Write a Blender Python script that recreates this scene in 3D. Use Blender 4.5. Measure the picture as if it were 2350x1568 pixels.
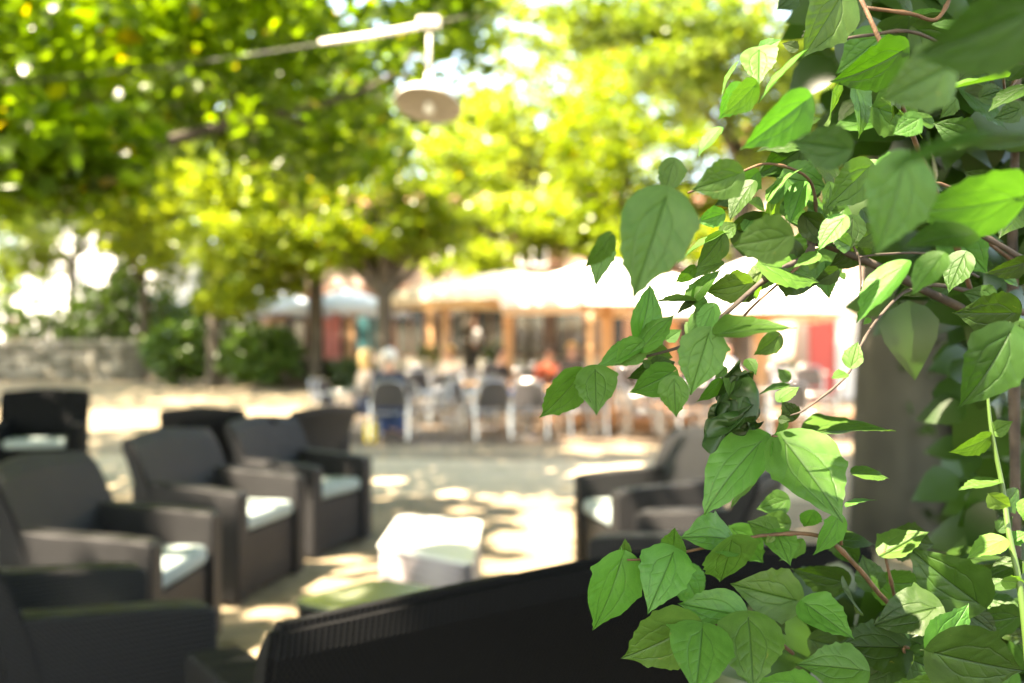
import bpy, bmesh, math, random
import numpy as np
from mathutils import Vector, Matrix, Quaternion
for o in list(bpy.data.objects): bpy.data.objects.remove(o)
C = bpy.context.scene
COL = C.collection
rng = np.random.default_rng(11); random.seed(5)
R = math.radians
# ---------------------------------------------------------------- camera, sky, sun, exposure
F, HC, YH = 2285.0, 1.22, 815.0           # focal length in units of a 2350 px wide photo, eye height, horizon row
cam_d = bpy.data.cameras.new('camera'); cam = bpy.data.objects.new('camera', cam_d); COL.objects.link(cam)
cam_d.sensor_width = 36; cam_d.lens = F/2350*36; cam_d.shift_y = 31/2350
cam.location = (0, 0, HC); cam.rotation_euler = (R(90), 0, 0)
cam_d.clip_start = .02; cam_d.clip_end = 600
cam_d.dof.use_dof = True; cam_d.dof.focus_distance = .86; cam_d.dof.aperture_fstop = 3.5
C.camera = cam
SUN_EL = R(57); S = Vector((-.80, -.60, 0)).normalized()
SUN = Vector((S.x*math.cos(SUN_EL), S.y*math.cos(SUN_EL), math.sin(SUN_EL)))
w = bpy.data.worlds.new('World'); C.world = w; w.use_nodes = True
nt = w.node_tree; sky = nt.nodes.new('ShaderNodeTexSky'); sky.sky_type = 'NISHITA'; sky.sun_disc = False
sky.sun_elevation = SUN_EL; sky.sun_rotation = math.atan2(SUN.x, SUN.y); sky.air_density = 1; sky.dust_density = 1.5
bg = nt.nodes['Background']; nt.links.new(sky.outputs[0], bg.inputs[0]); bg.inputs[1].default_value = .135
sd = bpy.data.lights.new('sun', 'SUN'); so = bpy.data.objects.new('sun', sd); COL.objects.link(so)
sd.energy = 5; sd.angle = R(.5); sd.color = (1, .955, .89)
so.rotation_euler = (-SUN).to_track_quat('-Z', 'Y').to_euler(); so.location = SUN*30
C.view_settings.view_transform = 'Standard'; C.view_settings.look = 'None'
C.view_settings.exposure = 3.3; C.view_settings.gamma = 1
C.view_settings.use_white_balance = True; C.view_settings.white_balance_temperature = 8400; C.view_settings.white_balance_tint = 12
C.render.engine = 'CYCLES'; cy = C.cycles
cy.use_denoising = True; cy.max_bounces = 8; cy.diffuse_bounces = 4; cy.transmission_bounces = 6; cy.glossy_bounces = 3
cy.sample_clamp_indirect = 6; cy.sample_clamp_direct = 0; cy.caustics_reflective = False; cy.caustics_refractive = False
try: cy.denoiser = 'OPENIMAGEDENOISE'
except Exception: pass

# ---------------------------------------------------------------- helpers
def gz(Y):                                 # the court rises a little beyond 15 m
    return max(0., min(1.2, (Y-15)*.0195))
def at(px, py, Y): return Vector(((px-1175)/F*Y, Y, HC-(py-YH)/F*Y))
def on(px, py, Z=0.): return at(px, py, F*(HC-Z)/(py-YH))
def X(px, Y): return (px-1175)/F*Y

def principled(name, col=(.5,.5,.5), rough=.6, metal=0, spec=.5):
    m = bpy.data.materials.new(name); m.use_nodes = True; b = m.node_tree.nodes['Principled BSDF']
    b.inputs['Base Color'].default_value = (*col, 1); b.inputs['Roughness'].default_value = rough
    b.inputs['Metallic'].default_value = metal; b.inputs['Specular IOR Level'].default_value = spec
    return m
def noisy(name, c1, c2, scale=5, rough=.7, bump=.2, detail=6, metal=0, dist=.01, stretch=(1,1,1), spec=.4):
    m = principled(name, c1, rough, metal, spec); t = m.node_tree; b = t.nodes['Principled BSDF']
    tc = t.nodes.new('ShaderNodeTexCoord'); mp = t.nodes.new('ShaderNodeMapping'); mp.inputs['Scale'].default_value = stretch
    n = t.nodes.new('ShaderNodeTexNoise'); n.inputs['Scale'].default_value = scale; n.inputs['Detail'].default_value = detail
    r = t.nodes.new('ShaderNodeValToRGB'); r.color_ramp.elements[0].position = .32; r.color_ramp.elements[1].position = .68
    r.color_ramp.elements[0].color = (*c1,1); r.color_ramp.elements[1].color = (*c2,1)
    bp = t.nodes.new('ShaderNodeBump'); bp.inputs['Strength'].default_value = bump; bp.inputs['Distance'].default_value = dist
    L = t.links.new
    L(tc.outputs['Object'], mp.inputs[0]); L(mp.outputs[0], n.inputs['Vector']); L(n.outputs[0], r.inputs[0])
    L(r.outputs[0], b.inputs['Base Color']); L(n.outputs[0], bp.inputs['Height']); L(bp.outputs[0], b.inputs['Normal'])
    return m
def foliage(name, dark, light, trans=.45, extra=None):
    m = bpy.data.materials.new(name); m.use_nodes = True; t = m.node_tree; L = t.links.new
    b = t.nodes['Principled BSDF']; b.inputs['Roughness'].default_value = .33; b.inputs['Specular IOR Level'].default_value = .5
    g = t.nodes.new('ShaderNodeNewGeometry'); r = t.nodes.new('ShaderNodeValToRGB')
    r.color_ramp.elements[0].color = (*dark,1); r.color_ramp.elements[1].color = (*light,1)
    if extra:
        e = r.color_ramp.elements.new(.965); e.color = (*light,1); r.color_ramp.elements[-1].color = (*extra,1)
    L(g.outputs['Random Per Island'], r.inputs[0]); L(r.outputs[0], b.inputs['Base Color'])
    tr = t.nodes.new('ShaderNodeBsdfTranslucent'); mx = t.nodes.new('ShaderNodeMixShader'); mx.inputs[0].default_value = trans
    mul = t.nodes.new('ShaderNodeMixRGB'); mul.blend_type = 'MULTIPLY'; mul.inputs[0].default_value = 1; mul.inputs[2].default_value = (2.1,1.9,.7,1)
    L(r.outputs[0], mul.inputs[1]); L(mul.outputs[0], tr.inputs[0]); L(b.outputs[0], mx.inputs[1]); L(tr.outputs[0], mx.inputs[2])
    L(mx.outputs[0], t.nodes['Material Output'].inputs[0]); return m

def link(name, me, mat=None, parent=None, smooth=False):
    o = bpy.data.objects.new(name, me); COL.objects.link(o)
    if mat is not None and not me.materials: me.materials.append(mat)
    if parent is not None: o.parent = parent
    if smooth: me.polygons.foreach_set('use_smooth', [True]*len(me.polygons))
    return o
def tag(o, label, cat, group=None):
    o['label'] = label; o['category'] = cat
    if group: o['group'] = group
    return o
def thing(name, label, cat, loc=(0,0,0), rz=0, group=None):
    o = bpy.data.objects.new(name, None); COL.objects.link(o); o.location = loc; o.rotation_euler = (0,0,rz)
    o.empty_display_size = .1
    return tag(o, label, cat, group)
def dup(root, loc, rz, label, group=None, scale=None):
    r = root.copy(); COL.objects.link(r); r.location = loc; r.rotation_euler = (0,0,rz); r['label'] = label
    if group: r['group'] = group
    if scale: r.scale = scale
    for ch in list(root.children):
        c = ch.copy(); COL.objects.link(c); c.parent = r
        for g in list(ch.children):
            d = g.copy(); COL.objects.link(d); d.parent = c
    return r
class MB:                                   # collects shapes into one mesh
    def __init__(s): s.bm = bmesh.new()
    def box(s, a, b, bev=0, M=None):
        c = [(a[i]+b[i])/2 for i in range(3)]; d = [abs(b[i]-a[i]) for i in range(3)]
        r = bmesh.ops.create_cube(s.bm, size=1, matrix=Matrix.Translation(c) @ Matrix.Diagonal((*d,1)))
        vs = r['verts']
        if bev:
            es = list({e for v in vs for e in v.link_edges})
            rr = bmesh.ops.bevel(s.bm, geom=es, offset=bev, segments=3, affect='EDGES', profile=.5)
            vs = list({v for f in rr['faces'] for v in f.verts} | {v for v in vs if v.is_valid})
        if M is not None: bmesh.ops.transform(s.bm, matrix=M, verts=vs)
        return s
    def prism(s, prof, x0, x1, bev=0, axis='x', M=None):  # prof: (y,z) outline, extruded along x
        bm = s.bm; n = len(prof)
        A = [bm.verts.new((x0, y, z)) for y, z in prof]; B = [bm.verts.new((x1, y, z)) for y, z in prof]
        fs = [bm.faces.new(A), bm.faces.new(B[::-1])]
        for i in range(n): fs.append(bm.faces.new((A[i], B[i], B[(i+1)%n], A[(i+1)%n])))
        bmesh.ops.recalc_face_normals(bm, faces=fs)
        if bev:
            es = list(fs[0].edges)+list(fs[1].edges)
            bmesh.ops.bevel(bm, geom=es, offset=bev, segments=3, affect='EDGES', profile=.5)
        return s
    def tube(s, pts, r, n=8, cap=True):
        bm = s.bm; pts = [Vector(p) for p in pts]; rs = r if isinstance(r, (list, tuple)) else [r]*len(pts)
        rings = []; up = None
        for i, p in enumerate(pts):
            d = (pts[min(i+1, len(pts)-1)]-pts[max(i-1, 0)]).normalized()
            if up is None: up = d.orthogonal().normalized()
            else: up = (up-d*up.dot(d)).normalized()
            v = d.cross(up); rings.append([bm.verts.new(p+(up*math.cos(a)+v*math.sin(a))*rs[i]) for a in [2*math.pi*k/n for k in range(n)]])
        for a, b in zip(rings, rings[1:]):
            for k in range(n): bm.faces.new((a[k], a[(k+1)%n], b[(k+1)%n], b[k]))
        if cap: bm.faces.new(rings[0][::-1]); bm.faces.new(rings[-1])
        return s
    def lathe(s, prof, c=(0,0,0), n=32):
        bm = s.bm; rings = []
        for r, z in prof: rings.append([bm.verts.new((c[0]+r*math.cos(2*math.pi*k/n), c[1]+r*math.sin(2*math.pi*k/n), c[2]+z)) for k in range(n)])
        for a, b in zip(rings, rings[1:]):
            for k in range(n): bm.faces.new((a[k], a[(k+1)%n], b[(k+1)%n], b[k]))
        return s
    def build(s, name, mat, parent=None, smooth=False):
        me = bpy.data.meshes.new(name); s.bm.to_mesh(me); s.bm.free(); o = link(name, me, mat, parent, smooth)
        return o
def smooth_pts(P, k=5):                     # Catmull-Rom
    P = [Vector(p) for p in P]
    if len(P) < 3: return P
    Q = [P[0]*2-P[1]]+P+[P[-1]*2-P[-2]]; out = []
    for i in range(1, len(Q)-2):
        a, b, c, d = Q[i-1:i+3]
        for j in range(k):
            t = j/k; out.append(.5*((2*b)+(c-a)*t+(2*a-5*b+4*c-d)*t*t+(3*b-a-3*c+d)*t**3))
    out.append(P[-1]); return out
def leaf_cloud(name, P, size, mat, parent, flat=.6, seed=0, jitter=.35):
    """P: (n,3) leaf centres -> one mesh of bent rhombic leaves (4 triangles' worth each)"""
    g = np.random.default_rng(seed); n = len(P)
    if n == 0: return None
    N = g.normal(size=(n,3)); N[:,2] = np.abs(N[:,2])+flat*1.5; N /= np.linalg.norm(N,axis=1)[:,None]
    T = g.normal(size=(n,3)); T -= N*(T*N).sum(1)[:,None]; T /= np.linalg.norm(T,axis=1)[:,None]
    B = np.cross(N, T); s = (size*(1+jitter*(g.random(n)*2-1)))[:,None]
    v = np.stack([P-T*s*.55, P-B*s*.36-T*s*.08+N*s*.07, P+B*s*.36-T*s*.08+N*s*.07, P-B*s*.2+T*s*.3+N*s*.02, P+B*s*.2+T*s*.3+N*s*.02, P+T*s*.6-N*s*.12],1).reshape(-1,3)
    base = (np.arange(n)*6)[:,None]
    loops = np.concatenate([base+[0,2,1], base+[1,2,4], base+[1,4,3], base+[3,4,5]],1).reshape(-1)
    me = bpy.data.meshes.new(name); me.vertices.add(n*6); me.loops.add(n*12); me.polygons.add(n*4)
    me.vertices.foreach_set('co', v.reshape(-1).astype(np.float32)); me.loops.foreach_set('vertex_index', loops.astype(np.int32))
    me.polygons.foreach_set('loop_start', (np.arange(n*4)*3).astype(np.int32))
    me.update(calc_edges=True); return link(name, me, mat, parent)

# ---------------------------------------------------------------- materials
M_ground = noisy('court_surface', (.16,.13,.085), (.28,.23,.155), .7, .85, .5, 10)
M_rattan = principled('woven_resin', (.055,.05,.047), .5, 0, .2)
def weave(m, sx=150, sz=150, c1=(.0025,.0025,.0026), c2=(.0135,.0132,.0136), bd=.002):
    t = m.node_tree; L = t.links.new; b = t.nodes['Principled BSDF']
    tc = t.nodes.new('ShaderNodeTexCoord'); sp = t.nodes.new('ShaderNodeSeparateXYZ'); L(tc.outputs['Object'], sp.inputs[0])
    def M(op, a, bb=None, v=None):
        n = t.nodes.new('ShaderNodeMath'); n.operation = op; L(a, n.inputs[0])
        if bb is not None: L(bb, n.inputs[1])
        if v is not None: n.inputs[1].default_value = v
        return n.outputs[0]
    u = M('ADD', sp.outputs[0], sp.outputs[1]); su = M('SINE', M('MULTIPLY', u, v=math.pi*sx)); sz_ = M('SINE', M('MULTIPLY', sp.outputs[2], v=math.pi*sz))
    cr = M('MULTIPLY', su, sz_); fine = M('ABSOLUTE', M('SINE', M('MULTIPLY', u if m.name != 'woven_resin' else sp.outputs[2], v=math.pi*sz*.5)))
    h = M('ADD', M('MULTIPLY', cr, v=.5), fine)
    bp = t.nodes.new('ShaderNodeBump'); bp.inputs['Strength'].default_value = .9; bp.inputs['Distance'].default_value = bd
    L(h, bp.inputs['Height']); L(bp.outputs[0], b.inputs['Normal'])
    r = t.nodes.new('ShaderNodeValToRGB'); r.color_ramp.elements[0].color = (*c1,1); r.color_ramp.elements[1].color = (*c2,1)
    r.color_ramp.elements[0].position = .1; r.color_ramp.elements[1].position = .8
    L(h, r.inputs[0]); L(r.outputs[0], b.inputs['Base Color'])
weave(M_rattan)
M_rattan_dark = principled('black_woven_resin', (.02,.02,.02), .7, 0, .06); weave(M_rattan_dark, 230, 230, (.0012,.0013,.0014), (.009,.0096,.0102), .0016)
M_cush = noisy('cushion_cloth', (.21,.26,.25), (.27,.32,.31), 30, .75, .3, 4)
M_tabletop = principled('frosted_glass_top', (.62,.63,.60), .18, 0, .6)
M_green_top = principled('green_glass_top', (.13,.145,.10), .15, 0, .7)
M_pale_weave = principled('pale_weave', (.3,.27,.27), .5); weave(M_pale_weave, 70, 70, (.17,.15,.15), (.36,.33,.33))
M_alu = principled('brushed_aluminium', (.50,.50,.50), .25, 1)
M_darkweave = noisy('dark_seat_weave', (.03,.028,.03), (.07,.065,.065), 60, .5, .4)
M_wood = noisy('oiled_wood', (.44,.25,.125), (.56,.34,.18), 4, .5, .2, 5, stretch=(8,8,.6))
M_deck = noisy('deck_wood', (.30,.14,.06), (.42,.22,.10), 3, .6, .3, 5, stretch=(1,9,1))
M_canvas = principled('white_canvas', (.82,.80,.76), .8)
M_canvas_c = principled('cream_canvas', (.72,.62,.44), .8)
M_canvas_b = principled('pale_blue_canvas', (.62,.68,.78), .8)
for mm in (M_canvas, M_canvas_c, M_canvas_b):
    t = mm.node_tree; tr = t.nodes.new('ShaderNodeBsdfTranslucent'); tr.inputs[0].default_value = (.9,.62,.38,1) if mm is not M_canvas_b else (.6,.7,.85,1)
    mx = t.nodes.new('ShaderNodeMixShader'); mx.inputs[0].default_value = .12
    t.links.new(t.nodes['Principled BSDF'].outputs[0], mx.inputs[1]); t.links.new(tr.outputs[0], mx.inputs[2]); t.links.new(mx.outputs[0], t.nodes['Material Output'].inputs[0])
M_bark = noisy('bark', (.035,.028,.02), (.08,.068,.05), 6, .9, .8, 8, dist=.03, stretch=(1,1,.35))
M_bark_g = noisy('grey_bark', (.026,.025,.018), (.058,.055,.040), 5, .9, .6, 8, dist=.02, stretch=(1,1,.4))
M_stone = noisy('wall_stone', (.07,.066,.05), (.14,.13,.10), 3, .9, .6, 6)
M_stone2 = noisy('pale_wall_stone', (.20,.19,.16), (.30,.285,.24), 3, .9, .6, 6)
M_mortar = noisy('mortar', (.10,.095,.085), (.14,.135,.12), 8, .95, .5)
M_plaster = noisy('pink_plaster', (.42,.29,.24), (.48,.35,.29), 1.5, .9, .1)
M_plaster_w = noisy('white_plaster', (.75,.75,.75), (.82,.82,.82), 1.5, .9, .1)
M_plaster_b = noisy('beige_plaster', (.40,.30,.25), (.46,.36,.30), 1.5, .9, .1)
M_brown = noisy('brown_joinery', (.11,.055,.035), (.17,.09,.055), 5, .6, .2)
M_brown2 = noisy('terrace_flags', (.10,.08,.06), (.16,.13,.10), 2, .85, .3)
M_glass = principled('dark_window_glass', (.015,.018,.02), .08, 0, .8)
M_teal = principled('teal_paint', (.015,.09,.095), .5)
M_red = principled('red_paint', (.42,.05,.035), .5)
M_pinkcloth = principled('pink_cloth', (.72,.32,.28), .8)
M_roof = noisy('roof_tiles', (.30,.13,.08), (.40,.19,.12), 8, .8, .4)
M_lampw = principled('white_enamel', (.72,.70,.66), .35)
M_cable = principled('pale_cable', (.55,.50,.46), .5)
M_yellow = principled('yellow_bag', (.80,.55,.02), .5)
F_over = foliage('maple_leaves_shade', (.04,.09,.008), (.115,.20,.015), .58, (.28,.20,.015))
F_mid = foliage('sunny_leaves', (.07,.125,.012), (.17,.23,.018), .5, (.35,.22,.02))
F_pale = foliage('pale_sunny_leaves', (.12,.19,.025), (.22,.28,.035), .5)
F_far = foliage('far_leaves', (.07,.13,.02), (.15,.21,.03), .45)
F_shrub = foliage('shrub_leaves', (.035,.08,.012), (.09,.17,.03), .35)
F_dark = foliage('dark_shrub_leaves', (.02,.045,.01), (.05,.09,.02), .3)
F_deep = foliage('shaded_shrub_leaves', (.010,.034,.004), (.024,.065,.008), .3)  # inner shrub leaves, their shadow put into a darker green
F_ivy = foliage('ivy_leaves', (.012,.032,.008), (.035,.08,.014), .25)

# ---------------------------------------------------------------- ground
xs = [-220,-60,-30,-15,-8,-4,0,4,8,15,30,60,220]; ysl = [-60,-20,-5,0,5,10,15,20,25,30,40,60,76.5,120,260]
me = bpy.data.meshes.new('ground'); V = [(x,y,gz(y)) for y in ysl for x in xs]; nx = len(xs)
me.from_pydata(V, [], [(j*nx+i, j*nx+i+1, (j+1)*nx+i+1, (j+1)*nx+i) for j in range(len(ysl)-1) for i in range(nx-1)])
ground = link('ground', me, M_ground); ground['kind'] = 'structure'
t = M_ground.node_tree; b = t.nodes['Principled BSDF']   # darker crumbs and light grit on top of the broad tone
tc = t.nodes['Texture Coordinate']; n2 = t.nodes.new('ShaderNodeTexNoise'); n2.inputs['Scale'].default_value = 9; n2.inputs['Detail'].default_value = 9
t.links.new(tc.outputs['Object'], n2.inputs['Vector'])
mixn = t.nodes.new('ShaderNodeMixRGB'); mixn.blend_type = 'OVERLAY'; mixn.inputs[0].default_value = .7
rr = t.nodes.new('ShaderNodeValToRGB'); rr.color_ramp.elements[0].position = .35; rr.color_ramp.elements[0].color = (.3,.28,.24,1); rr.color_ramp.elements[1].position = .62; rr.color_ramp.elements[1].color = (.62,.6,.56,1)
t.links.new(n2.outputs[0], rr.inputs[0]); old = b.inputs['Base Color'].links[0].from_socket
t.links.new(old, mixn.inputs[1]); t.links.new(rr.outputs[0], mixn.inputs[2]); t.links.new(mixn.outputs[0], b.inputs['Base Color'])
litter = leaf_cloud('leaf_litter', np.stack([rng.uniform(-9,4,1500), rng.uniform(2.2,22,1500)**1.0, np.full(1500,.012)],1), .06, foliage('dry_leaves', (.10,.06,.02), (.20,.15,.05), .2), None, 6, 12)
co_ = np.empty(len(litter.data.vertices)*3, np.float32); litter.data.vertices.foreach_get('co', co_); co_ = co_.reshape(-1,3)
co_[:,2] = np.clip(np.abs(co_[:,2]-.012)*.3+.007, .006, .03)+np.maximum(0,(co_[:,1]-15)*.0195); litter.data.vertices.foreach_set('co', co_.reshape(-1))
tag(litter, 'dry fallen leaves scattered over the court', 'leaf litter'); litter['kind'] = 'stuff'
# paler paved band across the court (a sheet just above the ground)
M_path = noisy('paving_band', (.40,.32,.21), (.50,.41,.28), 2.2, .85, .4, 8, stretch=(.5,2.5,1))
me = bpy.data.meshes.new('path'); me.from_pydata([(-9,9.2,.004),(2.6,8.3,.004),(2.8,11.2,.004),(-9,12.4,.004)], [], [(0,1,2,3)]); p = link('path', me, M_path); p['kind'] = 'structure'
me = bpy.data.meshes.new('terrace_floor'); V = []; ys_ = [13.5,15,18,22,28.9]
for y_ in ys_: V += [(-3.6-.02*y_,y_,gz(y_)+.006),(7.0,y_,gz(y_)+.006)]
me.from_pydata(V, [], [(2*i,2*i+1,2*i+3,2*i+2) for i in range(4)]); p = link('terrace_floor', me, noisy('terrace_paving_shaded', (.085,.062,.042), (.15,.11,.075), 1.6, .8, .3, 8)); p['kind'] = 'structure'  # terrace floor, with the shade under the chairs put into its brown
# timber terrace under the parasols: sub-frame with boards
deck = thing('terrace_deck', 'orange timber deck platform that the wooden parasol post stands on', 'deck')
DX0, DX1, DY0, DY1 = .55, 6.2, 15.7, 22.5
MB().box((DX0,DY0,.0), (DX1,DY1,.13)).build('deck_frame', M_deck, deck)
bmx = MB(); bmx.box((0,0,0), (DX1-DX0, .135, .03), .004); b0 = bmx.build('deck_board', M_deck, deck); b0.location = (DX0, DY0, .133)
k = 1; y = DY0+.145
while y < DY1-.13:
    c = b0.copy(); COL.objects.link(c); c.location = (DX0, y, .133); y += .145
# raised rear terrace at the café front
rt = MB().box((-8.6,29,.1), (6,33.8,.55), .02).build('rear_terrace', M_brown2); rt['kind'] = 'structure'

# ---------------------------------------------------------------- holes cut in the canopy leaves so the sun lands on chosen spots
GAPS = []
def gap(px, py, Z, rx, ry):
    p = on(px, py, Z); GAPS.append((p.x+0 - SUN.x*Z/SUN.z, p.y - SUN.y*Z/SUN.z, rx, ry))
for g_ in [(250,955,.15,1.5,1.1),(130,950,.15,1.2,.8),(560,935,.2,1.9,1.6),(660,950,.15,1.2,.8),(420,905,.3,1.2,.9),(650,930,.2,1.4,1.2),
        (1205,1245,0,.34,.50),(1290,1235,0,.30,.5),(1165,1300,0,.25,.32),(1250,1290,0,.26,.3),(1270,1190,0,.3,.35),(770,1345,0,.30,.17),(850,1350,0,.15,.12),
        (1120,1145,0,.11,.16),(1065,1172,0,.11,.12),(1170,1160,0,.11,.14),(1040,1132,0,.08,.1),(1230,1165,0,.12,.14),(1265,1150,0,.12,.14),(1010,1135,0,.05,.08),
        (870,1105,0,.1,.13),(905,1103,0,.07,.1),(640,1410,0,.05,.06),(590,1455,0,.04,.05),(800,1300,0,.06,.06),(830,1280,0,.05,.06),(780,1310,0,.05,.05),
        (1350,1010,0,.9,.6),(1390,1030,0,.7,.6),(1370,1085,0,.45,.5),(1430,1075,0,.3,.5),(190,1018,0,.2,.35),(90,1025,0,.15,.3),
        (985,1225,.42,.34,.42),(620,1180,.42,.17,.16),(640,1110,.5,.16,.17),(712,1180,.3,.05,.07),(480,1290,.42,.08,.08),(230,1262,.5,.13,.05),(330,1268,.5,.06,.05),(560,1150,.5,.07,.07),
        (1430,1110,.5,.12,.2),(1365,1185,.42,.12,.16),(1490,1040,.7,.07,.16),(1550,1050,.7,.035,.16),(1600,1030,.7,.06,.16),(1470,1100,.5,.1,.1),(1560,1170,.5,.06,.1),(1510,1190,.5,.07,.1),(505,1000,.75,.07,.09),
        (1480,1080,.55,.05,.12),(1540,1060,.6,.05,.1),(1620,1090,.6,.05,.12),(1350,1120,.55,.05,.1),(1450,1230,.42,.1,.08),(1530,1150,.6,.04,.14),(1590,1180,.55,.04,.12),(890,1460,.75,.04,.05),(1340,1160,.5,.06,.1),(1470,1000,.7,.1,.15)]:
    gap(*g_)
def gap3(p, r): GAPS.append((p.x-SUN.x*p.z/SUN.z, p.y-SUN.y*p.z/SUN.z, r, r))
for px, py, Y, r in [(2275,135,.85,.03),(1790,480,.88,.025),(2262,1250,.9,.012),(2300,1150,.9,.012),(2330,1330,.9,.015),(2220,455,.95,.02),(1990,1010,.93,.008)]:
    gap3(at(px,py,Y), r)
LP = at(985, 225, 6.9); GAPS.append((LP.x-.12-SUN.x*LP.z/SUN.z, LP.y-.1-SUN.y*LP.z/SUN.z, .3, .3))
for gx_, gy_, ra, rb_ in ((-1.5,27,2.2,2.6),(3,27,4,4),(-3.6,30.6,4.0,3.6)): GAPS.append((gx_,gy_,ra,rb_))   # leaves cut away so sun reaches the café and the lime trees
for k in range(8):
    q = at(700+45*k, 102-6.5*k, 6.9); GAPS.append((q.x-SUN.x*q.z/SUN.z, q.y-SUN.y*q.z/SUN.z, .13, .13))
GA = np.array(GAPS)
def keep_shade(P, margin=.06, GA=None):
    if GA is None: GA = globals()['GA']
    gx = P[:,0]-SUN.x*P[:,2]/SUN.z; gy = P[:,1]-SUN.y*P[:,2]/SUN.z
    wob = .85+.3*np.sin(gx*9+1.3*np.sin(gy*7))
    bad = np.zeros(len(P), bool)
    for cx, cy_, rx, ry in GA: bad |= ((gx-cx)/(rx+margin))**2+((gy-cy_)/(ry+margin))**2 < wob**2
    return P[~bad]

# ---------------------------------------------------------------- trees
def clusters(c, rad, ncl, per, spread, g, hollow=.0, zmin=None):
    """leaf centres in clumps spread through an ellipsoid"""
    d = g.normal(size=(ncl,3)); d /= np.linalg.norm(d,axis=1)[:,None]; r = (hollow**3+(1-hollow**3)*g.random(ncl))**(1/3)
    cc = np.array(c)+d*r[:,None]*np.array(rad)
    k = np.repeat(np.arange(ncl), per); sp = np.array([spread, spread, spread*.45])*(.6+.8*g.random(ncl))[k][:,None]
    P = cc[k]+np.clip(g.normal(size=(len(k),3)),-2,2)*sp*.6
    return P, cc
def tree(name, label, x, y, r, fork, blobs, mat, leaf, seed, bark=None, lean=(0,0), nlimb=6, carve=False, extra=None, flat=.5):
    g = np.random.default_rng(seed); z0 = gz(y)
    T = thing(name, label, 'tree', (x,y,z0))
    Ps = []; ends = []
    for (c, rad, ncl, per, sp) in blobs:
        P, cc = clusters(c, rad, ncl, per, sp, g); Ps.append(P); ends.append(cc)
    if extra is not None: Ps.append(extra)
    P = np.concatenate(Ps)
    if carve: P = keep_shade(P)
    P = P[P[:,2] > z0+.9]
    P = P-np.array([x,y,z0]); cc = np.concatenate(ends)-np.array([x,y,z0])
    top = Vector((lean[0], lean[1], fork))
    MB().tube(smooth_pts([(0,0,-.1),(lean[0]*.1,lean[1]*.1,.35),(lean[0]*.5,lean[1]*.5,fork*.5),top],4), [r*1.35 if i < 2 else r*(1.12-.2*i/13) for i in range(13)], 12).build('trunk', bark or M_bark, T, True)
    idx = g.choice(len(cc), min(nlimb, len(cc)), replace=False)
    for i in idx:
        e = Vector(cc[i]); m = top.lerp(e,.45)+Vector((0,0,(e-top).length*.12))
        pts = smooth_pts([top-Vector((0,0,.15)), m, e],5); n = len(pts)
        MB().tube(pts, [r*.55*(1-.85*i/(n-1)) for i in range(n)], 7).build('limb', bark or M_bark, T, True)
    leaf_cloud('crown', P, leaf, mat, T, flat, seed)
    return T

# spreading maple on the left: its trunk stands outside the frame, its limb and low leaves hang into the picture
g = np.random.default_rng(3)
def sheet(x0,x1,y0,y1,z0,z1,n,g): return np.stack([g.uniform(x0,x1,n), g.uniform(y0,y1,n), g.uniform(z0,z1,n)],1)
roof = sheet(-13,3.5,-5.5,13,5.0,8.0,38000,g)
roof = roof[(roof[:,2] > 1.22+.40*roof[:,1]) | (roof[:,1] < 3)]
left = roof[roof[:,0] < -1.6]; right_ = roof[roof[:,0] >= -1.6]
def screen_cloud(px0, px1, py0, py1, Y0, Y1, ncl, per, sp, g, fn=None):
    """clumps hanging in the wedge of air seen between two rows and columns, at depths Y0..Y1"""
    px = g.uniform(px0,px1,ncl); py = g.uniform(py0,py1,ncl); Y = g.uniform(Y0,Y1,ncl)
    if fn is not None: k = fn(px,py); px, py, Y = px[k], py[k], Y[k]
    c = np.stack([(px-1175)/F*Y, Y, HC-(py-YH)/F*Y],1); k = np.repeat(np.arange(len(c)), per)
    return c[k]+np.clip(g.normal(size=(len(k),3)),-2,2)*np.array([sp,sp,sp*.4])
f1 = lambda px,py: (py < 400-.08*px+95*np.sin(px*.0105+.4)) & (px < 1010-.25*py)
hang = screen_cloud(-350,1010,-220,430,7.5,12.5,620,26,.28,g,f1)
hp = hang[g.choice(len(hang), 900, replace=False)]
HOLES = np.stack([hp[:,0]-SUN.x*hp[:,2]/SUN.z, hp[:,1]-SUN.y*hp[:,2]/SUN.z, g.uniform(.06,.19,900), g.uniform(.06,.19,900)],1)  # random holes cut in the leaf roof to let sun speckle hanging leaves
hang = np.concatenate([hang, screen_cloud(-120,255,290,440,5.8,6.9,70,26,.2,g)])
f2 = lambda px,py: py < 470-.25*px
hang = np.concatenate([hang, screen_cloud(960,1075,-80,150,8.5,11,34,26,.22,g)])
hang2 = screen_cloud(-300,700,150,560,9,13,160,24,.28,g,f2)
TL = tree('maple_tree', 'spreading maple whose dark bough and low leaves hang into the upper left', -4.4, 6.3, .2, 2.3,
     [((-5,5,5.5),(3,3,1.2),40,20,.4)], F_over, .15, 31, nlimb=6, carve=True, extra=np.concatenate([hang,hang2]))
high = sheet(-11,-3.5,9.5,18,8.6,10.5,5200,g)  # unseen leaf sheet added above the frame to shade the café area
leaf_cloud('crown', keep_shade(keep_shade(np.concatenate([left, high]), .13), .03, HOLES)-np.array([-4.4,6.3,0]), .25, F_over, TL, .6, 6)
bl = [at(-420,480,6.5), at(-40,395,6.9), at(275,350,7.3), at(500,292,7.7), at(640,262,8), at(760,232,8.3), at(880,185,8.8), at(960,110,9.4)]
bl = [p-Vector((-4.4,6.3,0)) for p in bl]
q = smooth_pts(bl,5); MB().tube(q, [.062*(1-.75*i/(len(q)-1)) for i in range(len(q))], 8).build('limb', M_bark, TL, True)
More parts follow.
